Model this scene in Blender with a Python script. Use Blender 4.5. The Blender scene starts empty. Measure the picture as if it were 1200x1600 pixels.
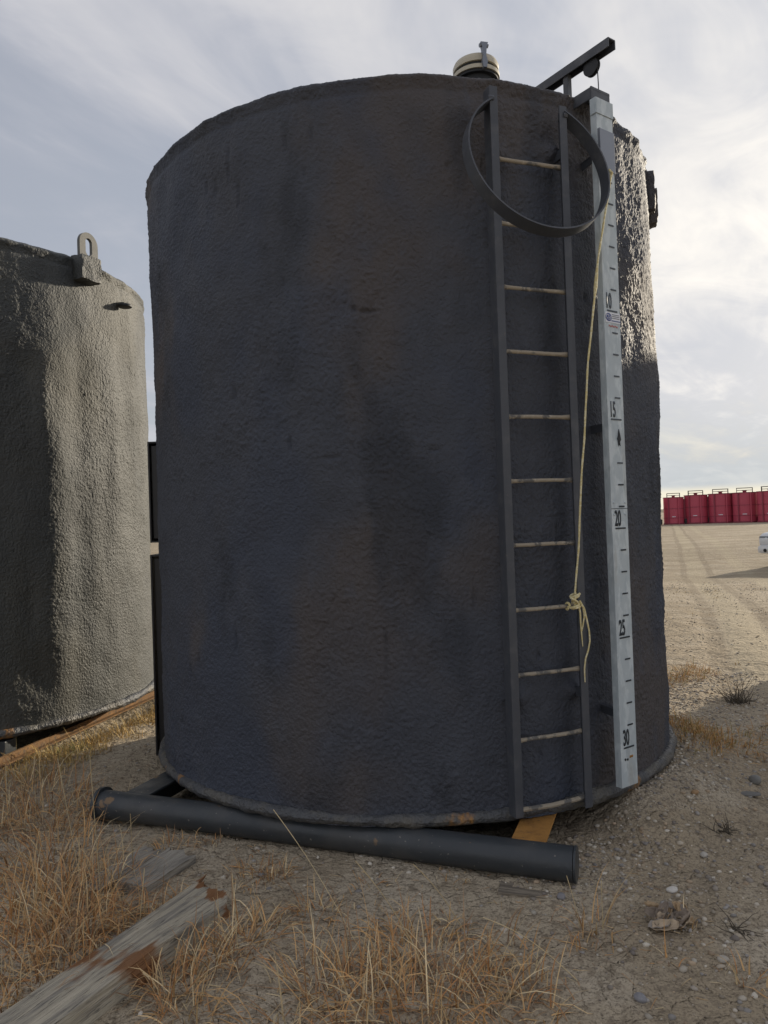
import bpy, bmesh, math, random
import numpy as np
from mathutils import Matrix, Vector

S = bpy.context.scene
COL = S.collection
R_ = math.radians

# ------------------------------------------------------------------ camera
cam_d = bpy.data.cameras.new('camera')
cam = bpy.data.objects.new('camera', cam_d)
COL.objects.link(cam)
S.camera = cam
cam_d.sensor_fit = 'VERTICAL'
cam_d.sensor_height = 36.0
cam_d.lens = 36.0 * 1150 / 1600
cam_d.clip_start = 0.05
cam_d.clip_end = 20000
PITCH, ROLL, CAM_H = 0.0130, 0.0345, 1.63
ux = Vector((1, 0, 0)); vv = Vector((0, -math.sin(PITCH), math.cos(PITCH))); fw = Vector((0, math.cos(PITCH), math.sin(PITCH)))
cr, sr = math.cos(ROLL), math.sin(ROLL)
rt = ux * cr - vv * sr
up = ux * sr + vv * cr
cam.matrix_world = Matrix(((rt.x, up.x, -fw.x, 0), (rt.y, up.y, -fw.y, 0), (rt.z, up.z, -fw.z, CAM_H), (0, 0, 0, 1)))

# ------------------------------------------------------------------ sun and sky
SUN_AZ, SUN_EL = R_(49.0), R_(15.5)          # azimuth clockwise from +Y
sun_dir = Vector((math.sin(SUN_AZ) * math.cos(SUN_EL), math.cos(SUN_AZ) * math.cos(SUN_EL), math.sin(SUN_EL)))
sd = bpy.data.lights.new('sun', 'SUN')
sd.energy = 3.7
sd.angle = R_(1.2)
sd.color = (1.0, 0.88, 0.70)
sun = bpy.data.objects.new('sun', sd)
COL.objects.link(sun)
sun.rotation_euler = sun_dir.to_track_quat('Z', 'Y').to_euler()
sun.location = (20, 20, 20)

W = bpy.data.worlds.new('World')
S.world = W
W.use_nodes = True
nt = W.node_tree
for n in list(nt.nodes):
    nt.nodes.remove(n)
def wn(t, **k):
    n = nt.nodes.new(t)
    for a, b in k.items():
        setattr(n, a, b)
    return n
def wl(a, b):
    nt.links.new(a, b)
def wmath(op, a, b=None, clamp=False):
    n = wn('ShaderNodeMath', operation=op, use_clamp=clamp)
    for i, v in enumerate((a, b)):
        if v is None: continue
        if isinstance(v, (int, float)): n.inputs[i].default_value = v
        else: wl(v, n.inputs[i])
    return n.outputs[0]
def wramp(v, lo, hi, a=0.0, b=1.0, smooth=True):
    n = wn('ShaderNodeMapRange', interpolation_type='SMOOTHSTEP' if smooth else 'LINEAR')
    wl(v, n.inputs['Value'])
    for k, x in (('From Min', lo), ('From Max', hi), ('To Min', a), ('To Max', b)):
        n.inputs[k].default_value = x
    return n.outputs[0]
def wmix(f, a, b):
    n = wn('ShaderNodeMix', data_type='RGBA')
    if isinstance(f, (int, float)): n.inputs[0].default_value = f
    else: wl(f, n.inputs[0])
    for i, v in ((6, a), (7, b)):
        if isinstance(v, tuple): n.inputs[i].default_value = (*v, 1)
        else: wl(v, n.inputs[i])
    return n.outputs[2]
sky = wn('ShaderNodeTexSky', sky_type='NISHITA', sun_disc=False)
sky.sun_elevation = SUN_EL
sky.sun_rotation = SUN_AZ
sky.air_density = 1.0; sky.dust_density = 1.5; sky.ozone_density = 1.0
tc = wn('ShaderNodeTexCoord')
D = tc.outputs['Generated']
sep = wn('ShaderNodeSeparateXYZ'); wl(D, sep.inputs[0])
zc = wmath('MAXIMUM', sep.outputs[2], 0.0)
zz = wmath('ADD', zc, 0.10)
px = wmath('DIVIDE', sep.outputs[0], zz); py = wmath('DIVIDE', sep.outputs[1], zz)
cmb = wn('ShaderNodeCombineXYZ'); wl(px, cmb.inputs[0]); wl(py, cmb.inputs[1])
def cloudnoise(rot, sx, sy, scale, detail, rough, dist, off=(0, 0, 0)):
    vr = wn('ShaderNodeVectorRotate', rotation_type='Z_AXIS'); wl(cmb.outputs[0], vr.inputs[0]); vr.inputs['Angle'].default_value = rot
    m = wn('ShaderNodeMapping'); wl(vr.outputs[0], m.inputs[0]); m.inputs['Scale'].default_value = (sx, sy, 1); m.inputs['Location'].default_value = off
    n = wn('ShaderNodeTexNoise'); wl(m.outputs[0], n.inputs['Vector'])
    n.inputs['Scale'].default_value = scale; n.inputs['Detail'].default_value = detail
    n.inputs['Roughness'].default_value = rough; n.inputs['Distortion'].default_value = dist
    return n.outputs['Fac']
broad = cloudnoise(R_(20), 1.0, 0.45, 0.55, 3, 0.5, 0.3, (3.1, 1.7, 0))
streak = cloudnoise(R_(28), 1.0, 0.28, 1.3, 6, 0.58, 0.9, (7.3, 2.2, 0))
wisp = cloudnoise(R_(40), 1.0, 0.5, 3.0, 5, 0.6, 1.2, (1.3, 5.2, 0))
dens = wmath('ADD', wmath('MULTIPLY', broad, 0.46), wmath('ADD', wmath('MULTIPLY', streak, 0.40), wmath('MULTIPLY', wisp, 0.16)))
# angle to the sun, for the forward scattering of thin cloud
vd = wn('ShaderNodeVectorMath', operation='DOT_PRODUCT'); wl(D, vd.inputs[0]); vd.inputs[1].default_value = sun_dir
cs = wmath('MAXIMUM', vd.outputs['Value'], 0.0)
glow_w = wmath('POWER', cs, 3.0)
glow_n = wmath('POWER', cs, 14.0)
glow = wmath('ADD', wmath('MULTIPLY', glow_w, 0.75), wmath('MULTIPLY', glow_n, 0.6))
cover = wramp(dens, 0.40, 0.54, 0.66, 0.98)
thick = wramp(dens, 0.44, 0.68)
shade = wmix(thick, (4.4, 4.5, 5.0), (6.4, 6.3, 6.35))            # thin and thick veil away from the sun
warm = wmix(thick, (0.3, 0.5, 0.7), (4.8, 4.2, 3.0))
wg = wn('ShaderNodeVectorMath', operation='SCALE'); wl(warm, wg.inputs[0]); wl(glow, wg.inputs['Scale'])
ad = wn('ShaderNodeVectorMath', operation='ADD'); wl(shade, ad.inputs[0]); wl(wg.outputs[0], ad.inputs[1])
skyc = wmix(cover, sky.outputs[0], ad.outputs[0])
# greyer air low over the horizon with a pale yellow slit under it
low = wramp(sep.outputs[2], 0.015, 0.16, 1.0, 0.0)
slit = wmath('MULTIPLY', wramp(sep.outputs[2], 0.022, 0.034, 1.0, 0.0), 1.0)
skyc = wmix(wmath('MULTIPLY', low, 0.75), skyc, (4.6, 5.0, 5.2))
skyc = wmix(wmath('MULTIPLY', slit, 0.75), skyc, (9.0, 8.2, 6.2))
bg = wn('ShaderNodeBackground'); wl(skyc, bg.inputs[0]); bg.inputs[1].default_value = 0.085
wo = wn('ShaderNodeOutputWorld'); wl(bg.outputs[0], wo.inputs[0])

S.view_settings.view_transform = 'Standard'
S.view_settings.look = 'None'
S.view_settings.exposure = 0.46
S.view_settings.gamma = 1.0
S.cycles.use_denoising = True
S.cycles.denoiser = 'OPENIMAGEDENOISE'
S.cycles.denoising_input_passes = 'RGB_ALBEDO_NORMAL'
S.cycles.denoising_prefilter = 'ACCURATE'
S.cycles.max_bounces = 5
S.cycles.diffuse_bounces = 3
S.cycles.glossy_bounces = 2

# ------------------------------------------------------------------ helpers
rng = np.random.default_rng(7)
_perm = np.random.default_rng(3).permutation(256)
_perm = np.concatenate([_perm, _perm, _perm])
_g = np.random.default_rng(4).normal(size=(256, 3)); _g /= np.linalg.norm(_g, axis=1)[:, None]
def pnoise(P, scale=1.0, seed=0):
    """gradient noise, about -0.6..0.6"""
    P = np.asarray(P, float) * scale + seed * 17.31
    i = np.floor(P).astype(int); f = P - i; i &= 255
    u = f * f * f * (f * (f * 6 - 15) + 10)
    out = 0
    for dx in (0, 1):
        for dy in (0, 1):
            for dz in (0, 1):
                h = _perm[_perm[_perm[(i[:, 0] + dx) & 255] + ((i[:, 1] + dy) & 255)] + ((i[:, 2] + dz) & 255)]
                g = _g[h]
                d = g[:, 0] * (f[:, 0] - dx) + g[:, 1] * (f[:, 1] - dy) + g[:, 2] * (f[:, 2] - dz)
                w = (u[:, 0] if dx else 1 - u[:, 0]) * (u[:, 1] if dy else 1 - u[:, 1]) * (u[:, 2] if dz else 1 - u[:, 2])
                out = out + d * w
    return out
def fbm(P, scale, octv=4, seed=0, gain=.5):
    a, t = 1.0, 0
    for k in range(octv):
        t = t + a * pnoise(P, scale * 2 ** k, seed + k); a *= gain
    return t
def sstep(x, a, b):
    t = np.clip((x - a) / (b - a), 0, 1)
    return t * t * (3 - 2 * t)

def mesh_np(name, V, Q, smooth=True):
    V = np.ascontiguousarray(V, dtype=np.float32); Q = np.ascontiguousarray(Q, dtype=np.int32)
    me = bpy.data.meshes.new(name)
    k = Q.shape[1]
    me.vertices.add(len(V)); me.vertices.foreach_set('co', V.ravel())
    me.loops.add(Q.size); me.loops.foreach_set('vertex_index', Q.ravel())
    me.polygons.add(len(Q)); me.polygons.foreach_set('loop_start', np.arange(0, Q.size, k, dtype=np.int32))
    me.update(calc_edges=True); me.validate()
    if smooth:
        me.polygons.foreach_set('use_smooth', np.ones(len(Q), dtype=bool))
    return me
def grid_quads(nu, nv, closed=False):
    """index grid [nu][nv]; closed wraps u"""
    iu = np.arange(nu if closed else nu - 1); iv = np.arange(nv - 1)
    a, b = np.meshgrid(iu, iv, indexing='ij'); a2 = (a + 1) % nu
    return np.stack([a * nv + b, a2 * nv + b, a2 * nv + b + 1, a * nv + b + 1], -1).reshape(-1, 4)

ROOT = {}
def root_loc(o):
    while o.parent: o = o.parent
    return o.location
def link(name, me, material=None, parent=None, loc=None):
    o = bpy.data.objects.new(name, me); COL.objects.link(o)
    if material: me.materials.append(material)
    if parent: o.parent = parent
    if loc is not None: o.location = loc
    return o
def thing(name, label, cat, loc=(0, 0, 0), group=None):
    o = bpy.data.objects.new(name, None); COL.objects.link(o)
    o.location = loc; o.empty_display_size = .2
    o['label'] = label; o['category'] = cat
    if group: o['group'] = group
    return o
def tag(o, label=None, cat=None, group=None, kind=None):
    for k, v in (('label', label), ('category', cat), ('group', group), ('kind', kind)):
        if v: o[k] = v
    return o

class MB:
    """collects boxes, tubes and lathes in world (or local) coordinates"""
    def __init__(s): s.v = []; s.f = []
    def add(s, V, F):
        n = len(s.v); s.v += [tuple(p) for p in V]; s.f += [tuple(i + n for i in f) for f in F]; return s
    def box(s, c, ax, ay, az, bev=0.0):
        """centre and three half-axis vectors, with optional bevelled edges"""
        c, ax, ay, az = (np.array(t, float) for t in (c, ax, ay, az))
        bm = bmesh.new(); bmesh.ops.create_cube(bm, size=2)
        L = [np.linalg.norm(t) for t in (ax, ay, az)]
        for v in bm.verts: v.co = Vector((v.co.x * L[0], v.co.y * L[1], v.co.z * L[2]))
        if bev > 0: bmesh.ops.bevel(bm, geom=bm.edges[:], offset=min(bev, min(L) * .9), segments=2, profile=.6, affect='EDGES')
        e = [t / l for t, l in zip((ax, ay, az), L)]
        bm.verts.ensure_lookup_table()
        V = [c + e[0] * v.co.x + e[1] * v.co.y + e[2] * v.co.z for v in bm.verts]
        F = [[v.index for v in f.verts] for f in bm.faces]
        if np.dot(np.cross(e[0], e[1]), e[2]) < 0: F = [f[::-1] for f in F]
        bm.free(); return s.add(V, F)
    def tube(s, pts, r, n=10, cap=True):
        pts = np.array(pts, float); m = len(pts)
        r = np.full(m, r) if np.isscalar(r) else np.array(r)
        tan = np.gradient(pts, axis=0); tan /= np.linalg.norm(tan, axis=1)[:, None] + 1e-12
        ref = np.array([0, 0, 1.]) if abs(tan[0, 2]) < .9 else np.array([1., 0, 0])
        a = np.cross(tan[0], ref); a /= np.linalg.norm(a)
        V = []
        for k in range(m):
            a = a - tan[k] * np.dot(a, tan[k]); a /= np.linalg.norm(a); b = np.cross(tan[k], a)
            for j in range(n):
                t = 2 * math.pi * j / n; V.append(pts[k] + r[k] * (a * math.cos(t) + b * math.sin(t)))
        F = [(k * n + j, k * n + (j + 1) % n, (k + 1) * n + (j + 1) % n, (k + 1) * n + j) for k in range(m - 1) for j in range(n)]
        if cap: F += [tuple(range(n))[::-1], tuple((m - 1) * n + j for j in range(n))]
        return s.add(V, F)
    def lathe(s, prof, c=(0, 0, 0), n=24, axis=None, cap=True):
        c = np.array(c, float)
        if axis is None: axis = (0, 0, 1)
        w = np.array(axis, float); w /= np.linalg.norm(w)
        ref = np.array([1., 0, 0]) if abs(w[0]) < .8 else np.array([0, 1., 0])
        a = np.cross(w, ref); a /= np.linalg.norm(a); b = np.cross(w, a)
        V = [c + w * z + r * (a * math.cos(2 * math.pi * j / n) + b * math.sin(2 * math.pi * j / n)) for r, z in prof for j in range(n)]
        m = len(prof)
        F = [(k * n + j, k * n + (j + 1) % n, (k + 1) * n + (j + 1) % n, (k + 1) * n + j) for k in range(m - 1) for j in range(n)]
        if cap: F += [tuple(range(n))[::-1], tuple((m - 1) * n + j for j in range(n))]
        return s.add(V, F)
    def prism(s, outline, o, ax, ay, az, hole=None):
        """2D outline swept from -az to +az; outline and hole given with the same number of points"""
        o, ax, ay, az = (np.array(t, float) for t in (o, ax, ay, az))
        n = len(outline)
        P = lambda L, sgn: [o + ax * x + ay * y + az * sgn for x, y in L]
        if hole is None:
            V = P(outline, -1) + P(outline, 1)
            F = [tuple(range(n))[::-1], tuple(range(n, 2 * n))] + [(j, (j + 1) % n, n + (j + 1) % n, n + j) for j in range(n)]
        else:
            V = P(outline, -1) + P(outline, 1) + P(hole, -1) + P(hole, 1)
            F = []
            for j in range(n):
                k = (j + 1) % n
                F += [(j, k, n + k, n + j), (2 * n + j, 3 * n + j, 3 * n + k, 2 * n + k), (n + j, n + k, 3 * n + k, 3 * n + j), (j, 2 * n + j, 2 * n + k, k)]
        return s.add(V, F)
    def build(s, name, material, parent=None, loc=None, smooth=False, auto=35):
        base = np.array(root_loc(parent)) if parent else (np.array(loc) if loc is not None else np.zeros(3))
        me = bpy.data.meshes.new(name)
        me.from_pydata([tuple(np.array(p) - base) for p in s.v], [], s.f)
        bm = bmesh.new(); bm.from_mesh(me); bmesh.ops.recalc_face_normals(bm, faces=bm.faces[:])
        if smooth:
            for f in bm.faces: f.smooth = True
            for e in bm.edges:
                if len(e.link_faces) == 2 and e.calc_face_angle(0) > R_(auto): e.smooth = False
        bm.to_mesh(me); bm.free()
        return link(name, me, material, parent, None if parent or loc is None else loc)

# ------------------------------------------------------------------ materials
def mat(name, base, rough=.6, spec=.5, metal=0.0, var=(), bumps=(), coords='Object', attr=None, rvar=None):
    """var: (scale, colour, lo, hi, detail, stretch, strength); bumps: (kind, scale, strength, distance, stretch)"""
    m = bpy.data.materials.new(name); m.use_nodes = True
    t = m.node_tree; N = t.nodes; L = t.links
    p = N['Principled BSDF']
    p.inputs['Roughness'].default_value = rough; p.inputs['Metallic'].default_value = metal
    p.inputs['Specular IOR Level'].default_value = spec
    tcn = N.new('ShaderNodeTexCoord'); co = tcn.outputs[coords]
    def noise(scale, detail=4, stretch=(1, 1, 1), off=0.0, rough_=.55, kind='noise'):
        mp = N.new('ShaderNodeMapping'); L.new(co, mp.inputs[0]); mp.inputs['Scale'].default_value = stretch; mp.inputs['Location'].default_value = (off, off * 1.7, off * .6)
        if kind == 'noise':
            n = N.new('ShaderNodeTexNoise'); n.inputs['Detail'].default_value = detail; n.inputs['Roughness'].default_value = rough_
            o = n.outputs['Fac']
        else:
            n = N.new('ShaderNodeTexVoronoi'); n.feature = 'DISTANCE_TO_EDGE' if kind == 'crack' else 'F1'
            o = n.outputs['Distance']
        n.inputs['Scale'].default_value = scale
        L.new(mp.outputs[0], n.inputs['Vector'])
        return o
    if attr:
        an = N.new('ShaderNodeAttribute'); an.attribute_name = attr; col = an.outputs['Color']
    else:
        rgb = N.new('ShaderNodeRGB'); rgb.outputs[0].default_value = (*base, 1); col = rgb.outputs[0]
    for k, v in enumerate(var):
        scale, c2, lo, hi, detail, stretch, strength = v
        mr = N.new('ShaderNodeMapRange'); mr.interpolation_type = 'SMOOTHSTEP'
        L.new(noise(scale, detail, stretch, 3.1 * k + 1), mr.inputs['Value'])
        mr.inputs['From Min'].default_value = lo; mr.inputs['From Max'].default_value = hi; mr.inputs['To Max'].default_value = strength
        mx = N.new('ShaderNodeMix'); mx.data_type = 'RGBA'; L.new(mr.outputs[0], mx.inputs[0]); L.new(col, mx.inputs[6]); mx.inputs[7].default_value = (*c2, 1)
        col = mx.outputs[2]
    L.new(col, p.inputs['Base Color'])
    if rvar:
        mr = N.new('ShaderNodeMapRange'); L.new(noise(rvar[0], 3, rvar[3] if len(rvar) > 3 else (1, 1, 1), 9.), mr.inputs['Value'])
        mr.inputs['From Min'].default_value = .35; mr.inputs['From Max'].default_value = .65
        mr.inputs['To Min'].default_value = rvar[1]; mr.inputs['To Max'].default_value = rvar[2]
        L.new(mr.outputs[0], p.inputs['Roughness'])
    nrm = None
    for k, (kind, scale, strength, dist, stretch) in enumerate(bumps):
        h = noise(scale, 1.5, stretch, 5.3 * k + 2, kind=kind)
        if kind == 'crack':
            mr = N.new('ShaderNodeMapRange'); L.new(h, mr.inputs['Value']); mr.inputs['From Max'].default_value = .06; h = mr.outputs[0]
        b = N.new('ShaderNodeBump'); b.inputs['Strength'].default_value = strength; b.inputs['Distance'].default_value = dist
        L.new(h, b.inputs['Height'])
        if nrm: L.new(nrm, b.inputs['Normal'])
        nrm = b.outputs[0]
    if nrm: L.new(nrm, p.inputs['Normal'])
    return m

U3 = (1, 1, 1)
def foam_mat(name, base, brown, blue, dark, rlo, rhi, spec):
    return mat(name, base, .5, spec, var=[
        (0.8, brown, .47, .60, 3, (1, 1, .7), .9), (1.1, blue, .5, .62, 3, (1, 1, .6), .8),
        (1.6, dark, .54, .66, 4, (1, 1, .45), .7), (7, tuple(c * 1.25 for c in base), .56, .66, 3, (1, 1, .5), .35)],
        bumps=[('noise', 66, .75, .013, (1, 1, .9)), ('noise', 130, .5, .006, U3)], rvar=(2.6, rlo, rhi, (1, 1, .5)))
M_FOAM = foam_mat('tank_foam_coating', (.058, .064, .081), (.082, .073, .073), (.050, .060, .086), (.030, .034, .044), .66, .78, .40)
M_FOAM_L = foam_mat('tank_foam_coating_weathered', (.056, .059, .056), (.070, .069, .058), (.043, .048, .049), (.032, .035, .035), .62, .72, .60)
M_BEAD = mat('foam_bead', (.075, .078, .084), .55, .5, var=[(5, (.13, .12, .10), .45, .65, 4, U3, .8), (3.3, (.42, .20, .045), .645, .70, 5, (1, 1, .6), .9)],
             bumps=[('noise', 45, .8, .02, U3), ('noise', 110, .5, .01, U3)])
M_STEEL = mat('painted_steel', (.060, .066, .080), .46, .5, var=[(14, (.09, .094, .105), .5, .7, 5, U3, .8), (60, (.13, .12, .11), .66, .74, 3, U3, .6)], bumps=[('noise', 90, .12, .004, U3)], rvar=(9, .38, .6))
M_PIPE = mat('skid_pipe_paint', (.040, .046, .052), .42, .5, var=[(4, (.065, .066, .066), .45, .65, 5, U3, .8), (9, (.24, .15, .075), .66, .72, 5, U3, .8), (60, (.30, .27, .23), .70, .74, 2, U3, .6)], bumps=[('noise', 60, .2, .006, U3)], rvar=(7, .34, .55))
M_RUST = mat('rusty_plate', (.40, .20, .055), .8, .25, var=[(9, (.24, .12, .04), .45, .68, 5, U3, .8), (40, (.13, .09, .06), .6, .75, 4, U3, .7), (3, (.085, .085, .085), .56, .62, 4, U3, .9)], bumps=[('noise', 70, .4, .008, U3)])
M_RUST2 = mat('weathered_rust', (.20, .115, .055), .85, .25, var=[(6, (.30, .17, .07), .5, .66, 4, U3, .7), (20, (.10, .08, .06), .5, .68, 4, U3, .8)], bumps=[('noise', 70, .4, .008, U3)])
M_RUNG = mat('worn_rung', (.33, .285, .22), .7, .3, var=[(16, (.10, .10, .10), .5, .6, 4, U3, .85), (45, (.45, .40, .32), .55, .7, 3, U3, .7)], bumps=[('noise', 120, .3, .004, U3)])
M_GALV = mat('galvanised', (.47, .53, .565), .6, .4, .10, var=[(22, (.60, .66, .69), .46, .60, 5, (1, 1, .5), .8), (55, (.38, .45, .49), .52, .72, 4, (1, 1, .3), .7), (6, (.30, .29, .26), .55, .70, 4, (1, 1, .25), .5)], rvar=(12, .42, .68))
M_INK = mat('black_marking', (.028, .034, .042), .6, .3)
M_INK2 = mat('faded_marking', (.085, .10, .12), .6, .3)
M_PLATE = mat('grey_plate', (.22, .24, .28), .4, .5, .4)
M_WHITE = mat('sticker_white', (.72, .74, .80), .4, .5)
M_BLUE = mat('sticker_blue', (.035, .06, .22), .4, .5)
M_RED = mat('sticker_red', (.50, .16, .14), .4, .5)
M_HATCH = mat('cream_hatch_paint', (.52, .48, .38), .45, .5, var=[(11, (.33, .28, .22), .5, .7, 5, U3, .8)], bumps=[('noise', 40, .1, .004, U3)])
M_LUG = mat('lug_paint', (.125, .123, .112), .6, .4, var=[(20, (.08, .08, .075), .5, .7, 4, U3, .7)], bumps=[('noise', 80, .2, .004, U3)])
M_DARK = mat('dark_gasket', (.022, .024, .028), .6, .4)
M_ROPE = mat('yellow_rope', (.66, .56, .28), .8, .2, var=[(90, (.80, .74, .52), .45, .6, 3, U3, .9)], bumps=[('noise', 420, .6, .003, (1, 1, .4))])
M_BLACK = mat('black_cabinet_paint', (.012, .012, .014), .4, .5, var=[(30, (.05, .05, .05), .66, .74, 4, U3, .5)])

# ------------------------------------------------------------------ ground
TC = np.array([0.164, 5.254]); TR = 1.69
ZB, ZT = 0.162, 3.83
def ground_h(x, y):
    x = np.asarray(x, float); y = np.asarray(y, float)
    P = np.stack([x, y, np.zeros_like(x)], -1).reshape(-1, 3)
    fade = np.exp(-(np.maximum(np.hypot(x, y - 4) - 6, 0) / 8))
    h = (.022 * fbm(P, .9, 3, 5) + .012 * fbm(P, 4.0, 3, 9)).reshape(x.shape)
    h = h + (.0075 * fbm(P, 17., 2, 21)).reshape(x.shape) * fade
    # gravel banked up against the right side of the tank
    d = np.hypot(x - TC[0], y - TC[1]) - TR
    bank = .15 * sstep(x + .35 * (y - 3.6), 1.0, 1.45) * (1 - sstep(d, .08, .55)) * sstep(d, -.8, -.1)
    # wheel ruts leading away across the yard
    s = x * .934 - y * .358
    rut = -.03 * (np.exp(-((s - .55) / .16) ** 2) + np.exp(-((s - 1.25) / .16) ** 2)) * sstep(y, 5.6, 7.5) * np.exp(-np.maximum(y - 40, 0) / 10)
    far = .35 * (fbm(P, .035, 2, 40)).reshape(x.shape) * sstep(np.hypot(x, y), 14, 45) * (1 - sstep(np.hypot(x, y), 60, 85))
    dip = -.42 * np.exp(-((y - 24) / 8.) ** 2) * sstep(x, 3, 9)
    return h * (.25 + .75 * fade) + bank + rut + far + dip
def gh(x, y): return float(ground_h(np.array([x]), np.array([y]))[0])
def axis(lo, hi, st, far_lo, far_hi, g=1.13):
    a = list(np.arange(lo, hi + 1e-6, st))
    s, x, R = st, hi, []
    while x < far_hi: s *= g; x += s; R.append(x)
    s, x, Lf = st, lo, []
    while x > far_lo: s *= g; x -= s; Lf.append(x)
    return np.array(Lf[::-1] + a + R)
gx = axis(-3.6, 4.2, .022, -6000, 6000); gy = axis(1.6, 8.6, .022, -3000, 9000)
X, Y = np.meshgrid(gx, gy, indexing='ij')
Zg = ground_h(X, Y)
me = mesh_np('ground', np.stack([X, Y, Zg], -1).reshape(-1, 3), grid_quads(len(gx), len(gy)))

def ground_mat():
    m = mat('dry_clay_and_gravel', (.47, .395, .29), .92, .15, var=[
        (.55, (.36, .29, .20), .42, .62, 3, U3, .85), (1.7, (.49, .42, .32), .46, .64, 4, U3, .8),
        (5, (.36, .295, .21), .5, .68, 4, U3, .75), (24, (.24, .195, .14), .52, .66, 4, U3, .75), (95, (.17, .14, .105), .53, .66, 2, U3, .65)],
        bumps=[('noise', 3, .6, .10, U3), ('noise', 14, .7, .05, U3), ('noise', 42, .8, .022, U3), ('crack', 11, .5, .012, U3), ('noise', 130, .7, .008, U3)])
    t = m.node_tree; N = t.nodes; L = t.links; p = N['Principled BSDF']
    src = p.inputs['Base Color'].links[0].from_socket
    geo = N.new('ShaderNodeNewGeometry')
    # pale packed wheel tracks and sweeping tyre marks across the yard
    def lin(ax, ay, off):
        v = N.new('ShaderNodeVectorMath'); v.operation = 'DOT_PRODUCT'; L.new(geo.outputs['Position'], v.inputs[0]); v.inputs[1].default_value = (ax, ay, 0)
        a = N.new('ShaderNodeMath'); a.operation = 'ADD'; L.new(v.outputs['Value'], a.inputs[0]); a.inputs[1].default_value = off
        return a.outputs[0]
    def mth(op, a, b=None):
        n = N.new('ShaderNodeMath'); n.operation = op
        for i, q in enumerate((a, b)):
            if q is None: continue
            if isinstance(q, (int, float)): n.inputs[i].default_value = q
            else: L.new(q, n.inputs[i])
        return n.outputs[0]
    ns = N.new('ShaderNodeTexNoise'); ns.inputs['Scale'].default_value = .14; L.new(geo.outputs['Position'], ns.inputs['Vector'])
    wob = mth('MULTIPLY', mth('SUBTRACT', ns.outputs['Fac'], .5), .5)
    def band(sock, c, w):
        d = mth('ABSOLUTE', mth('SUBTRACT', sock, c))
        mr = N.new('ShaderNodeMapRange'); mr.interpolation_type = 'SMOOTHSTEP'; L.new(d, mr.inputs['Value'])
        mr.inputs['From Min'].default_value = w * .5; mr.inputs['From Max'].default_value = w; mr.inputs['To Min'].default_value = 1; mr.inputs['To Max'].default_value = 0
        return mr.outputs[0]
    s = mth('ADD', lin(.934, -.358, 0), wob)
    sepp = N.new('ShaderNodeSeparateXYZ'); L.new(geo.outputs['Position'], sepp.inputs[0])
    mr = N.new('ShaderNodeMapRange'); L.new(sepp.outputs[1], mr.inputs['Value']); mr.inputs['From Min'].default_value = 6.2; mr.inputs['From Max'].default_value = 7.2
    pale = mth('MULTIPLY', mth('MAXIMUM', band(s, .9, .34), band(s, 2.3, .3)), mr.outputs[0])
    mx = N.new('ShaderNodeMix'); mx.data_type = 'RGBA'; L.new(mth('MULTIPLY', pale, .75), mx.inputs[0]); L.new(src, mx.inputs[6]); mx.inputs[7].default_value = (.44, .375, .265, 1)
    n_brk = N.new('ShaderNodeTexNoise'); n_brk.inputs['Scale'].default_value = 1.1; n_brk.inputs['Detail'].default_value = 4; L.new(geo.outputs['Position'], n_brk.inputs['Vector'])
    darkb = mth('MULTIPLY', mth('MAXIMUM', band(s, .52, .13), band(s, 1.3, .13)), mr.outputs[0])
    mx2 = N.new('ShaderNodeMix'); mx2.data_type = 'RGBA'; L.new(mth('MULTIPLY', mth('MULTIPLY', darkb, n_brk.outputs['Fac']), .75), mx2.inputs[0]); L.new(mx.outputs[2], mx2.inputs[6]); mx2.inputs[7].default_value = (.16, .125, .085, 1)
    # yard surface beyond: tracks crossing left to right
    wv = N.new('ShaderNodeTexNoise'); mp = N.new('ShaderNodeMapping'); L.new(geo.outputs['Position'], mp.inputs[0]); mp.inputs['Rotation'].default_value = (0, 0, -.12); mp.inputs['Scale'].default_value = (.12, .9, 1)
    L.new(mp.outputs[0], wv.inputs['Vector']); wv.inputs['Scale'].default_value = .8; wv.inputs['Detail'].default_value = 7; wv.inputs['Distortion'].default_value = .9
    mr2 = N.new('ShaderNodeMapRange'); L.new(sepp.outputs[1], mr2.inputs['Value']); mr2.inputs['From Min'].default_value = 9; mr2.inputs['From Max'].default_value = 18
    mr3 = N.new('ShaderNodeMapRange'); L.new(wv.outputs['Fac'], mr3.inputs['Value']); mr3.inputs['From Min'].default_value = .42; mr3.inputs['From Max'].default_value = .6
    mx3 = N.new('ShaderNodeMix'); mx3.data_type = 'RGBA'; L.new(mth('MULTIPLY', mth('MULTIPLY', mr2.outputs[0], mr3.outputs[0]), .6), mx3.inputs[0]); L.new(mx2.outputs[2], mx3.inputs[6]); mx3.inputs[7].default_value = (.25, .205, .14, 1)
    L.new(mx3.outputs[2], p.inputs['Base Color'])
    return m
go = link('ground', me, ground_mat()); tag(go, kind='structure')
go['label'] = 'dry cracked clay and gravel yard'

# ------------------------------------------------------------------ foam coated tanks
def pol(a, r, z, c=TC):
    """angle in degrees from the -Y side towards +X"""
    t = R_(a); return np.array([c[0] + r * math.sin(t), c[1] - r * math.cos(t), z])
def Nn(a): t = R_(a); return np.array([math.sin(t), -math.cos(t), 0.])
def Tt(a): t = R_(a); return np.array([math.cos(t), math.sin(t), 0.])
UP = np.array([0, 0, 1.])

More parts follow.
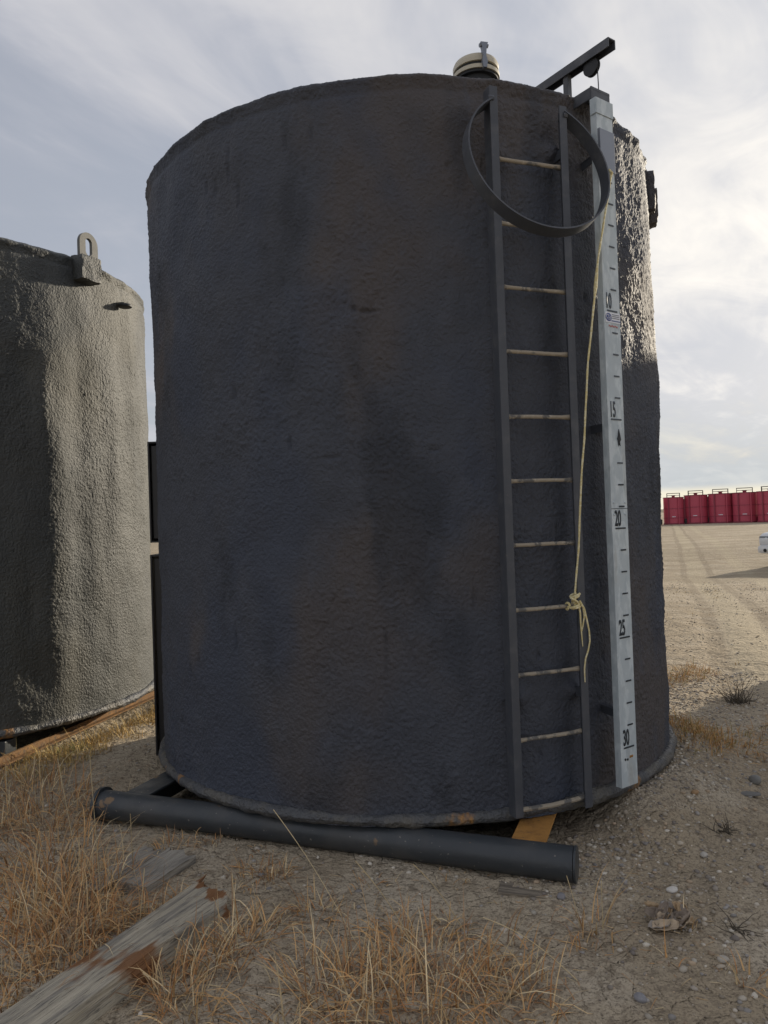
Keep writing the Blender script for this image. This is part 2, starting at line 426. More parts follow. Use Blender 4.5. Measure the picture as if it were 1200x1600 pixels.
def foam_shell(c, seed, arc, step, back, lumps=(), amp=1.0):
    """arc: the range of angles that gets the fine relief; the rest is coarser"""
    a0, a1 = R_(arc[0]), R_(arc[1])
    n1 = int((a1 - a0) * TR / step)
    th = np.concatenate([np.linspace(a0, a1, n1, endpoint=False), np.linspace(a1, a0 + 2 * math.pi, back, endpoint=False)])
    nu, nv = len(th), int((ZT - ZB) / (step * 1.12))
    z = np.linspace(ZB, ZT, nv)
    A, Zz = np.meshgrid(th, z, indexing='ij')
    x, y = np.sin(A), -np.cos(A)
    P = np.stack([x * TR, y * TR, Zz], -1).reshape(-1, 3)
    Ps = P * np.array([1, 1, .5])
    sh = A.shape
    low = fbm(Ps, .9, 2, seed).reshape(sh)
    mid = fbm(P * np.array([1, 1, .7]), 3.6, 3, seed + 11).reshape(sh)
    patch = sstep(fbm(Ps, 1.6, 2, seed + 31).reshape(sh), -.30, .40)
    patch2 = sstep(fbm(P * np.array([1, 1, .6]), 2.4, 2, seed + 90).reshape(sh), -.25, .35)
    Pw = P + .012 * np.stack([pnoise(P, 15., seed + 60 + k) for k in range(3)], -1)
    puff = np.abs(pnoise(Pw * np.array([1, 1, .85]), 34., seed + 23)).reshape(sh)
    puff2 = np.abs(pnoise(Pw, 62., seed + 47)).reshape(sh)
    r = TR + amp * (.030 * low + .021 * mid + (.0045 + .0120 * patch) * puff + (.0060 + .0050 * patch2) * puff2)
    rim = np.exp(-((Zz - 3.795) / .022) ** 2)
    r += .010 * rim - .007 * np.exp(-((Zz - 3.735) / .018) ** 2) + .007 * rim * fbm(P, 6., 3, seed + 7).reshape(A.shape)
    rag = sstep(Zz, 3.70, 3.80) * pnoise(P, 11., seed + 61).reshape(A.shape)
    r += (.006 + .020 * np.exp(-(((A - R_(62) + math.pi) % (2 * math.pi) - math.pi) / .5) ** 2)) * rag
    r -= .040 * sstep(Zz, 3.785, 3.835) ** 2
    r += .012 * np.exp(-((Zz - ZB) / .05) ** 2)
    gr = np.random.default_rng(seed + 100)
    gouges = [(gr.uniform(-75, 36), gr.uniform(.4, 3.7), -gr.uniform(.006, .016), gr.uniform(.009, .016), gr.uniform(.012, .06)) for _ in range(34)] + [(gr.uniform(-40, -10), gr.uniform(3.35, 3.6), -.012, .011, .05) for _ in range(7)]
    gouges += [(-7.5, 2.66, -.016, .05, .009), (-9.5, 2.675, -.016, .011, .016), (-6, 1.0, -.010, .009, .16), (-14, 1.95, -.010, .05, .010), (3, 1.97, -.012, .03, .012)]
    for a, zc_, hgt, wa, wz in list(lumps) + gouges:
        da = (A - R_(a) + math.pi) % (2 * math.pi) - math.pi
        r += hgt * np.exp(-((da * TR / wa) ** 2 + ((Zz - zc_) / wz) ** 2))
    Zw = Zz + .012 * sstep(Zz, 3.6, 3.83) * fbm(np.stack([x * TR, y * TR, 0 * x], -1).reshape(-1, 3), 2.2, 4, seed + 3).reshape(A.shape)
    V = np.stack([r * x, r * y, Zw], -1).reshape(-1, 3)
    return mesh_np('shell', V, grid_quads(nu, nv, True)[:, ::1])

def tank(label, c, seed, arc, step, back, material, lumps=(), amp=1.0, group='black foam coated tanks', name='storage_tank'):
    t = thing(name, label, 'tank', (c[0], c[1], 0), group)
    link('shell', foam_shell(c, seed, arc, step, back, lumps, amp), material, t)
    n = 180; rings = [(TR - .03, ZT - .012), (TR - .09, ZT + .006), (TR * .7, ZT + .06), (TR * .35, ZT + .13), (.02, ZT + .19)]
    V = []
    for r, z in rings:
        for j in range(n):
            a = 2 * math.pi * j / n; V.append((r * math.sin(a), -r * math.cos(a), z))
    V = np.array(V); V[:, 2] += .012 * fbm(V, 2.2, 4, seed + 3)
    nr = len(rings)
    Q = [(k * n + j, k * n + (j + 1) % n, (k + 1) * n + (j + 1) % n, (k + 1) * n + j) for k in range(nr - 1) for j in range(n)]
    link('roof', mesh_np('roof', V, np.array(Q)), material, t)
    # lumpy bead of foam around the foot
    nt_, ns_ = 540, 14
    a = np.linspace(0, 2 * math.pi, nt_, endpoint=False); b = np.linspace(0, 2 * math.pi, ns_)
    A, B = np.meshgrid(a, b, indexing='ij')
    C3 = np.stack([np.sin(A) * TR, -np.cos(A) * TR, 0 * A], -1).reshape(-1, 3)
    wgt = (.034 + .016 * fbm(C3, 3.2, 3, seed + 77)).reshape(A.shape)
    C4 = np.stack([np.sin(A) * (TR + .04 * np.cos(B)), -np.cos(A) * (TR + .04 * np.cos(B)), .04 * np.sin(B)], -1).reshape(-1, 3)
    wgt = wgt + .012 * fbm(C4, 14, 2, seed + 5).reshape(A.shape)
    rr = TR + .012 + wgt * np.cos(B); zz_ = ZB + .028 + wgt * .95 * np.sin(B)
    V = np.stack([np.sin(A) * rr, -np.cos(A) * rr, zz_], -1).reshape(-1, 3)
    link('base_bead', mesh_np('base_bead', V, grid_quads(nt_, ns_, True)), M_BEAD, t)
    me = MB().lathe([(TR - .01, ZB + .02), (TR - .01, ZB + .004)], (c[0], c[1], 0), 96)
    me.build('floor_plate', M_DARK, t)
    return t

# ladder geometry shared by the tank parts
LA = 20.0
LN, LT = Nn(LA), Tt(LA)
RL = np.array([.585, 3.524, 0.]); RR = np.array([.950, 3.657, 0.])
lumps = [(15.5, .75, .045, .05, .05), (26.5, .75, .05, .055, .045), (15.5, 3.42, .04, .06, .06), (26.0, 3.47, .055, .07, .05),
         (20, 3.30, .018, .12, .10), (8, 3.62, .022, .20, .10), (36, 2.08, .02, .05, .03), (-32, 3.55, .016, .22, .12), (-8, 1.1, .008, .3, .5),
         (-18, 2.2, .012, .10, .7), (-25, 1.4, -.010, .16, .5), (2, 2.0, -.010, .12, .6), (-40, 2.9, .012, .2, .4)]
t_main = tank('large black foam coated tank with a ladder and galvanised gauge board', TC, 3, (-78, 80), .0056, 150, M_FOAM, lumps)
LC = np.array([-3.888, 6.633])
t_left = tank('black foam coated tank with slotted lifting lug, beside the laddered tank', LC, 13, (28, 112), .0072, 150, M_FOAM_L,
              [(54, 1.9, .050, .15, 1.25), (39, 1.7, -.055, .24, 1.35), (47, 1.1, -.02, .08, .25), (51, 2.6, .02, .07, .25), (49, .6, -.02, .08, .2), (75, 2.3, .02, .10, .8), (66, 1.5, .018, .12, .5), (62, 2.6, -.012, .10, .6), (86, 2.9, .012, .06, .9)], .72)  # tall ridge and hollow added to turn the foam left of them into shade
t_off = tank('black foam coated tank standing to the right of the laddered tank', np.array([6.72, 7.50]), 29, (-20, 20), .03, 200, M_FOAM)

# --- skid of the main tank
E1 = np.array([.9357, -.353, 0.]); E2 = np.array([.353, .9357, 0.])
SM = np.array([-.43, 3.742, 0.])
def skid(t, mid, e1, e2, half, gap, rust_side, full=True):
    for k in (0, 1):
        b = MB(); o = mid + e2 * gap * k
        p0, p1 = o - e1 * half, o + e1 * half
        n = 40
        b.lathe([(.076, -half + .012), (.076, half - .008)], o + UP * .083, 36, e1)
        pp = b.build('skid_pipe', M_PIPE, t, smooth=True)
        e = MB(); e.lathe([(.06, -.012), (.092, -.010), (.092, .010), (.06, .012)], p0 + UP * .083, 36, e1); e.build('end_flange', M_PIPE, pp, smooth=True)
        e = MB(); e.lathe([(.05, -.005), (.079, -.005), (.079, .005), (.05, .005)], p1 + UP * .083, 36, e1); e.build('end_plate', M_PIPE, pp, smooth=True)
    for s_, m in ((-1.08, M_PIPE), (1.10, M_RUST if rust_side else M_PIPE)):
        b = MB(); o = mid + e1 * s_ + e2 * gap * .5
        b.box(o + UP * .1505, e1 * .078, e2 * (gap * .5 - .02), UP * .007, .003)
        sb = b.build('skid_beam', m, t)
        b = MB(); b.box(o + UP * .0795 - e1 * .03, e1 * .008, e2 * (gap * .5 - .06), UP * .063); b.build('beam_web', M_PIPE, sb)
skid(t_main, SM, E1, E2, 1.31, 3.25, True)

# --- ladder
lad = MB()
rails = []
for i, (base, z0, z1) in enumerate(((RL, .205, 3.70), (RR, .19, 3.665))):
    b = MB()
    sgn = 1 if i == 0 else -1
    zc_, hz = (z0 + z1) / 2, (z1 - z0) / 2
    b.box(base + UP * zc_ + LN * .02, LT * .021, LN * .004, UP * hz, .0015)
    b.box(base + UP * zc_ - LN * .012 - LT * sgn * .017, LT * .004, LN * .028, UP * hz, .0015)
    rails.append(b)
ladder = rails[0].build('ladder', M_STEEL, t_main)      # the left stile carries the ladder
ladder['label'] = 'dark steel ladder with worn pale rungs'
rails[1].build('stile', M_STEEL, ladder)
for k in range(10):
    z = .560 + .3115 * k
    j = rng.normal(size=4) * .002
    p0, p1 = RL + UP * (z + j[0]) + LT * .012 - LN * .002, RR + UP * (z + j[1]) - LT * .012 - LN * .002
    pts = [p0 + (p1 - p0) * f + UP * .0008 * math.sin(f * 7 + k) for f in np.linspace(0, 1, 9)]
    b = MB(); b.tube(pts, [.0092 + .0008 * abs(math.sin(3 * f + k)) + (.004 if f in (0, 8) else 0) for f in range(9)], 10); b.build('rung', M_RUNG, ladder, smooth=True)
b = MB(); b.tube([RL + UP * .232 + LT * .01, (RL + RR) / 2 + UP * .226, RR + UP * .236 - LT * .01], .012, 8); b.build('rung', M_RUNG, ladder, smooth=True)
for base, a in ((RL, 15.5), (RR, 26.5)):
    for z in (.75, 3.44):
        b = MB(); q = pol(a, 1.66, z); m_ = (base + UP * z + q) / 2; d = (q - base - UP * z); ln = np.linalg.norm(d); d /= ln
        b.box(m_, d * ln / 2, np.cross(UP, d) * .006, UP * .024, .002); b.build('bracket', M_STEEL, ladder)
# hinged hoop hanging from the stile tops
A_, B_ = RL + UP * 3.64, RR + UP * 3.62
Mh = (A_ + B_) / 2; tau = R_(15); w = -UP * math.cos(tau) + LN * math.sin(tau); nh = np.cross(LT, w); nh /= np.linalg.norm(nh)
if np.dot(nh, LN) < 0: nh = -nh
Rh = .378; hh = math.sqrt(Rh ** 2 - .2 ** 2)
phi0 = math.asin(hh / Rh)
ph = np.linspace(-phi0, math.pi + phi0, 90)
V = []
for p in ph:
    rad = LT * math.cos(p) + w * math.sin(p); o = Mh + w * hh
    for dr, dn in ((-.004, -.034), (.004, -.034), (.004, .034), (-.004, .034)):
        V.append(o + rad * (Rh + dr) + nh * dn)
F = [(k * 4 + j, k * 4 + (j + 1) % 4, k * 4 + 4 + (j + 1) % 4, k * 4 + 4 + j) for k in range(89) for j in range(4)] + [(0, 1, 2, 3), (356, 357, 358, 359)]
b = MB(); b.add(V, F); hoop = b.build('cage_hoop', M_STEEL, ladder, smooth=True)
hoop['label'] = 'flat bar hoop hanging off the ladder top'

for q_, sg in ((A_, -1), (B_, 1)):
    b = MB(); b.lathe([(.013, -.012), (.015, -.004), (.015, .010), (.008, .016)], q_ + LT * sg * .012 + LN * .02, 8, LT * sg); b.build('hinge_bolt', M_STEEL, ladder)
# --- gauge board: a galvanised channel stood off the tank wall
GA = 35.0; GN, GT = Nn(GA), Tt(GA)
G0 = pol(GA, 1.835, 0) - GT * .028
GW, GZ0, GZ1 = .063, .255, 3.72
b = MB()
b.box(G0 + UP * (GZ0 + GZ1) / 2, GT * GW, GN * .0015, UP * (GZ1 - GZ0) / 2)
for s_ in (-1, 1):
    b.box(G0 + UP * (GZ0 + GZ1) / 2 + GT * s_ * (GW - .0015) - GN * .0185, GT * .0015, GN * .017, UP * (GZ1 - GZ0) / 2)
gauge = b.build('gauge_board', M_GALV, t_main)
gauge['label'] = 'galvanised level gauge board marked in fives'
def gbox(name, u, z, hu, hz, m, lift=.0035, th=.0008, parent=None):
    b = MB(); b.box(G0 + GT * u + UP * z + GN * lift, GT * hu, GN * th, UP * hz); return b.build(name, m, parent or gauge)
zu = lambda k: .450 + (30 - k) * .1105
for k in range(3, 31):
    if k % 5 == 0:
        gbox('graduation', .001, zu(k), .040, .0038, M_INK if k >= 18 else M_INK2)
    elif k not in (16,):
        gbox('graduation', .017, zu(k), .021, .0038, M_INK if k >= 18 else M_INK2)
def numeral(txt, z, m):
    cu = bpy.data.curves.new('numeral', 'FONT'); cu.body = txt; cu.size = .112; cu.align_x = 'LEFT'; cu.offset = .0026
    o = bpy.data.objects.new('numeral', cu); COL.objects.link(o)
    dg = bpy.context.evaluated_depsgraph_get(); me = bpy.data.meshes.new_from_object(o.evaluated_get(dg)); bpy.data.objects.remove(o)
    co = np.array([v.co for v in me.vertices]); x0 = co[:, 0].min()
    W3 = [G0 + GT * (-.041 + (x - x0) * .44) + UP * (z + y * .98) + GN * .0036 for x, y, _ in co]
    base = np.array(root_loc(t_main))
    for v, p in zip(me.vertices, W3): v.co = Vector(p - base)
    me.materials.clear(); bm = bmesh.new(); bm.from_mesh(me); bmesh.ops.solidify(bm, geom=bm.faces[:], thickness=.0006); bm.to_mesh(me); bm.free()
    link('numeral', me, m, gauge)
for k in (5, 10, 15, 20, 25, 30):
    numeral(str(k), zu(k) + .014, M_INK if k >= 18 else M_INK2)
# maker's sticker under the 10
gbox('sticker', .004, zu(10) - .034, .058, .026, M_WHITE, .0028)
b = MB()
def gell(u, z, ru, rz, lift, n=28): return [G0 + GT * (u + ru * math.cos(2 * math.pi * j / n)) + UP * (z + rz * math.sin(2 * math.pi * j / n)) + GN * lift for j in range(n)]
z_s = zu(10) - .034
b.add(gell(-.030, z_s, .024, .021, .0042), [tuple(range(28))]); b.build('sticker_emblem', M_BLUE, gauge)
def stroke(pts, r, m, name):
    b = MB(); b.tube([G0 + GT * u + UP * z + GN * .0046 for u, z in pts], r, 6); b.build(name, m, gauge, smooth=True)
stroke([(-.040 + .009 * math.cos(t), z_s + .003 + .010 * math.sin(t)) for t in np.linspace(.8, 5.2, 12)], .0016, M_WHITE, 'sticker_letter')
stroke([(-.030, z_s + .014), (-.029, z_s - .004), (-.021, z_s - .003)], .0016, M_WHITE, 'sticker_letter')
stroke([(-.020, z_s + .008), (-.015, z_s), (-.011, z_s + .008), (-.016, z_s - .010), (-.034, z_s - .012)], .0016, M_WHITE, 'sticker_letter')
gbox('sticker_line', .026, z_s - .016, .034, .0022, M_BLUE, .0042)
for i in range(3): gbox('sticker_print', .026, z_s + .016 - i * .009, .028, .0012, M_INK2, .0042)
for i in range(6): gbox('sticker_print', -.026 + i * .012, z_s - .042 - .003 * (i % 2), .0042, .0035, M_RED, .0036)
# sliding pointer, torn arrow, top bracket and lower bolts
b = MB(); b.box(G0 + UP * 3.475 + GN * .012, GT * .056, GN * .003, UP * .105, .002); b.box(G0 + UP * 3.475 - GT * .056 + GN * .006, GT * .003, GN * .010, UP * .105)
ptr = b.build('pointer_carriage', M_PLATE, gauge)
b = MB(); b.tube([G0 + UP * 3.38 + GT * .005 + GN * .014, G0 + UP * 3.36 + GT * .005 + GN * .03, G0 + UP * 3.335 + GT * .008 + GN * .016], .007, 8); b.build('clip', M_ROPE, gauge, smooth=True)
b = MB(); b.prism([(0, .055), (.010, .020), (.014, 0), (.006, -.010), (.008, -.032), (-.002, -.020), (-.006, -.034), (-.008, -.004), (-.013, .004), (-.006, .022)], G0 + UP * (zu(16) + .008) + GT * .014 + GN * .005, GT, UP, GN * .0015)
b.build('arrow_tab', M_DARK, gauge)
for u in (-.030, -.012, .010, .024):
    b = MB(); b.lathe([(.0065, 0), (.0065, .004), (.003, .006)], G0 + UP * (.395 + .006 * math.sin(u * 90)) + GT * u, 8, GN); b.build('bolt', M_RUST if u > 0 else M_DARK, gauge)
b = MB(); b.box(G0 + UP * 3.70 + GN * .0045, GT * .066, GN * .002, UP * .040, .002); b.box(G0 + UP * 3.70 - GT * .067 - GN * .014, GT * .002, GN * .018, UP * .040); b.build('top_cap', M_GALV, gauge)
gbox('seam', .0, 1.655, .0632, .0016, M_INK2, .0022)
for u in (-.045, .045):
    for dz in (-.03, .03):
        b = MB(); b.lathe([(.006, 0), (.006, .003), (.003, .005)], G0 + UP * (1.655 + dz) + GT * u + GN * .001, 8, GN); b.build('bolt', M_GALV, gauge)
for z in (.62, 2.07, 3.45):
    b = MB(); q0 = G0 - GN * .045 + UP * z; q1 = pol(GA, 1.66, z) + GT * .01
    b.box((q0 + q1) / 2 - GT * .045, GT * .003, (q0 - q1) / 2, UP * .02); b.box((q0 + q1) / 2 - GT * .03 + UP * .018, GT * .02, (q0 - q1) / 2, UP * .003)
    b.build('stand_off', M_STEEL, gauge)

# --- gauge arm over the rim with pulley and line
AA = 34.3; AN, AT = Nn(AA), Tt(AA)
b = MB()
za = 4.005
o = pol(AA, 1.56, za)
b.box(o + UP * .022, AN * .335, AT * .027, UP * .003); b.box(o + AT * .025, AN * .335, AT * .003, UP * .022); b.box(o - AT * .025, AN * .335, AT * .003, UP * .022)
arm = b.build('gauge_arm', M_STEEL, t_main)
b = MB(); b.box(pol(AA, 1.60, 3.90), AN * .016, AT * .016, UP * .095, .002); b.build('post', M_STEEL, arm)
b = MB(); b.box(pol(AA, 1.30, 3.935), AN * .016, AT * .016, UP * .07, .002); b.build('post', M_STEEL, arm)
b = MB(); b.lathe([(.02, -.014), (.046, -.012), (.046, -.007), (.036, -.002), (.036, .002), (.046, .007), (.046, .012), (.02, .014)], pol(AA, 1.765, 3.952), 28, AT); b.build('pulley', M_DARK, arm, smooth=True)
cb = pol(AA, 1.80, 3.95)
b = MB(); b.tube([cb, cb * .5 + pol(AA, 1.803, 3.75) * .5 + AT * .002, pol(AA, 1.803, 3.755)], .0028, 6); b.build('gauge_line', M_DARK, arm)
# angle bracket under the arm at the rim
b = MB(); b.box(pol(AA, 1.74, 3.80), AN * .075, AT * .072, UP * .005, .002); b.box(pol(AA, 1.81, 3.775), AN * .004, AT * .072, UP * .035, .002); b.box(pol(AA, 1.74, 3.775) - AT * .07, AN * .07, AT * .004, UP * .03, .002)
b.build('rim_bracket', M_STEEL, arm)

# --- thief hatch on the roof
hc = np.array([.575, 3.93, -.055])
b = MB(); b.lathe([(.098, 3.90), (.098, 4.02), (.118, 4.022), (.118, 4.036), (.10, 4.038)], hc, 40); hatch = b.build('thief_hatch', M_DARK, t_main, smooth=True)
b = MB(); b.lathe([(.10, 4.036), (.126, 4.036), (.126, 4.056), (.10, 4.058)], hc, 40); b.build('hatch_collar', M_HATCH, hatch, smooth=True)
b = MB(); b.lathe([(.105, 4.05), (.112, 4.056), (.112, 4.078), (.10, 4.08)], hc, 40); b.build('gasket', M_DARK, hatch, smooth=True)
b = MB(); b.lathe([(.10, 4.076), (.121, 4.078), (.123, 4.100), (.115, 4.118), (.085, 4.130), (.0, 4.138)], hc, 40, cap=False); b.build('lid', M_HATCH, hatch, smooth=True)
hd = np.array([.22, -.975, 0]); ht = np.array([.975, .22, 0]); hq = hc + hd * .128
b = MB(); b.prism([(-.020, .12), (.020, .12), (.012, .095), (.008, .05), (.016, .02), (.010, -.01), (-.008, -.012), (-.014, .02), (-.008, .05), (-.012, .09)], hq + UP * 4.04, ht, UP, hd * .012)
b.tube([hq + UP * 4.145 - ht * .024, hq + UP * 4.15, hq + UP * 4.145 + ht * .024], .010, 8); b.build('latch', M_PLATE, hatch)

# --- lifting lugs
def lug(t, c, a, zlo, zhi, plate, mat_b, wid=.098, depth=.062):
    n, tt = Nn(a), Tt(a)
    bm = bmesh.new(); bmesh.ops.create_cube(bm, size=2); bmesh.ops.subdivide_edges(bm, edges=bm.edges[:], cuts=9, use_grid_fill=True)
    V = np.array([v.co for v in bm.verts]); F = [[v.index for v in f.verts] for f in bm.faces]; bm.free()
    sph = V / np.maximum(np.linalg.norm(V, axis=1)[:, None], 1e-6); Vr = V * .87 + sph * .17
    base = pol(a, TR + depth * .55, (zlo + zhi) / 2, c)
    Wd = base + np.outer(Vr[:, 0], tt) * wid + np.outer(Vr[:, 1], n) * depth + np.outer(Vr[:, 2], UP) * (zhi - zlo) / 2
    dv = fbm(Wd, 14, 3, 5)[:, None] * .016; Wd = Wd + sph @ np.stack([tt, n, UP]) * dv
    b = MB(); b.add(Wd, F); blk = b.build('lifting_lug', mat_b, t, smooth=True, auto=80)
    if plate:
        m = 40
        def stadium(hw, z0, z1):
            L = [(hw * math.cos(q), z1 - hw + hw * math.sin(q)) for q in np.linspace(0, math.pi, m // 2)]
            return L + [(-hw + 2 * hw * k / (m // 2 - 1), z0) for k in range(m // 2)]
        def slot(hw, z0, z1):
            return [(hw * math.cos(q), z1 - hw + hw * math.sin(q)) for q in np.linspace(0, math.pi, m // 2)] + [(hw * math.cos(q), z0 + hw + hw * math.sin(q)) for q in np.linspace(math.pi, 2 * math.pi, m // 2)]
        b = MB(); b.prism(stadium(.092, zlo + .05, 4.03), pol(a, TR + .055, 0, c), tt, UP, n * .014, hole=slot(.033, 3.845, 3.985)); pl = b.build('lug_plate', M_LUG, blk)
    return blk
lug(t_left, LC, 64.8, 3.64, 3.835, True, M_FOAM_L)
lug(t_main, TC, 76, 3.52, 3.75, False, M_FOAM, .055, .042)
lug(t_main, TC, 70.5, 3.55, 3.80, False, M_FOAM, .05, .028)
# down-turned vent on the left tank
va = 79.3; q = pol(va, TR + .005, 3.575, LC)
b = MB(); b.tube([q - Nn(va) * .03, q + Nn(va) * .03, q + Nn(va) * .06], [.022, .022, .018], 14)
vent = b.build('vent_stub', M_FOAM_L, t_left, smooth=True)
b = MB(); b.lathe([(.01, .016), (.052, .010), (.060, .0), (.060, -.012), (.050, -.016), (.012, -.016)], q + Nn(va) * .055 - UP * .012, 28); b.build('vent_cap', M_DARK, vent, smooth=True)
# rusty side rail of the left tank's skid
b = MB(); p0, p1 = np.array([-2.93, 4.30, .055]), np.array([-2.12, 7.75, .055]); d = (p1 - p0) / np.linalg.norm(p1 - p0); side = np.cross(d, UP)
b.box((p0 + p1) / 2, d * np.linalg.norm(p1 - p0) / 2, side * .012, UP * .025, .003); b.box((p0 + p1) / 2 + side * .035 - UP * .02, d * np.linalg.norm(p1 - p0) / 2, side * .025, UP * .005, .002)
sk = b.build('skid_rail', M_RUST2, t_left)
b = MB(); b.box((p0 + p1) / 2 - side * 3.15, d * np.linalg.norm(p1 - p0) / 2, side * .05, UP * .055, .006); b.build('skid_rail', M_RUST, t_left)
for f in (.3, .7):
    b = MB(); b.box(p0 + (p1 - p0) * f - side * 1.575 + UP * .04, side * 1.5, d * .06, UP * .05, .006); b.build('skid_beam', M_PIPE, t_left)

# --- cabinets on the far left of the main tank
def cabinet(name, x0, x1, y0, y1, z0, z1):
    b = MB(); cx_, cy_, cz_ = (x0 + x1) / 2, (y0 + y1) / 2, (z0 + z1) / 2
    X3, Y3 = np.array([1., 0, 0]), np.array([0, 1., 0]); th = .006
    b.box((x0 + th, cy_, cz_), X3 * th, Y3 * (y1 - y0) / 2, UP * (z1 - z0) / 2)
    b.box((cx_, cy_, z1 - th), X3 * ((x1 - x0) / 2 - 2 * th), Y3 * (y1 - y0) / 2, UP * th)
    b.box((cx_, cy_, z0 + th), X3 * ((x1 - x0) / 2 - 2 * th), Y3 * (y1 - y0) / 2, UP * th)
    b.box((cx_, y1 - th, cz_), X3 * ((x1 - x0) / 2 - 2 * th), Y3 * th, UP * ((z1 - z0) / 2 - 2 * th))
    o = b.build(name, M_BLACK, t_main)
    d = MB(); d.box((cx_, y0 + .03, cz_), X3 * ((x1 - x0) / 2 - .02), Y3 * .005, UP * ((z1 - z0) / 2 - .03), .002); d.build('door', M_BLACK, o)
    for z in (z0 + .25 * (z1 - z0), z0 + .75 * (z1 - z0), z1 - .02):
        h = MB(); h.lathe([(.006, 0), (.009, .012), (.009, .022), (.004, .026)], (x0, y0 + .08, z), 10, (-1, 0, 0)); h.build('hinge_pin', M_STEEL, o)
    return o
cabinet('valve_cabinet', -1.662, -1.40, 5.20, 6.0, .04, 1.452)
cabinet('control_box', -1.785, -1.40, 5.60, 6.1, 1.53, 2.30)

# ------------------------------------------------------------------ rope tied down to the ladder
rope_top = G0 + UP * 3.345 + GN * .02 + GT * .008
rung_p = RR + UP * (.56 + .3115 * 2) - LT * .035 + LN * .004
P0 = rope_top; P1 = rung_p + LN * .02 + UP * .06
pts = []
for f in np.linspace(0, 1, 40):
    p = P0 + (P1 - P0) * f
    p = p + LN * (.06 * math.sin(math.pi * f)) - LT * (.055 * math.sin(math.pi * f) + .045 * math.sin(math.pi * f) * (1 - f)) + LT * (.0025 * math.sin(23 * f) + .001 * math.sin(51 * f))
    pts.append(p)
b = MB(); b.tube(pts, [.0043 + .0010 * (i % 2) + (.004 if i in (10, 11) else 0) for i in range(40)], 8)
rope = b.build('rope', M_ROPE, None, tuple(rung_p), smooth=True)
tag(rope, 'pale yellow rope knotted to a ladder rung below the gauge pointer', 'rope')
kn = MB(); kc = rung_p + LN * .015 + UP * .025
kp = []
for t_ in np.linspace(0, 9 * math.pi, 120):
    kp.append(kc + LT * (.019 * math.cos(t_) + .008 * math.sin(.37 * t_)) + LN * (.018 * math.sin(t_ * 1.0)) + UP * (.034 * math.cos(t_ * .31 + .4)))
kn.tube(kp, .0058, 7)
for s_ in (-.03, .004):
    kn.tube([rung_p + LT * s_ + LN * .014 * math.cos(q) + UP * (.0 + .016 * math.sin(q)) - LT * .008 * q / 6 for q in np.linspace(0, 2 * math.pi, 16)], .0062, 7)
ko = kn.build('knot', M_ROPE, rope, smooth=True)
def tail(offs, r):
    b = MB(); b.tube([kc + LT * u + UP * z + LN * n for u, z, n in offs], r, 6); b.build('rope_tail', M_ROPE, rope, smooth=True)
tail([(.012, -.01, .01), (.020, -.06, .012), (.020, -.11, .012), (.024, -.15, .01), (.026, -.19, .01), (.029, -.225, .01)], [.0045, .0045, .004, .0035, .003, .002])
tail([(.018, 0, .01), (.036, -.035, .014), (.042, -.075, .014), (.032, -.125, .012), (.026, -.15, .01)], [.0045, .0045, .004, .0035, .003])
tail([(.020, .0, .012), (.040, -.04, .018), (.052, -.10, .02), (.062, -.15, .02), (.064, -.20, .02), (.054, -.245, .018), (.038, -.285, .016), (.030, -.335, .015), (.031, -.40, .014)], [.0045, .0045, .0045, .004, .004, .004, .0038, .0035, .0025])

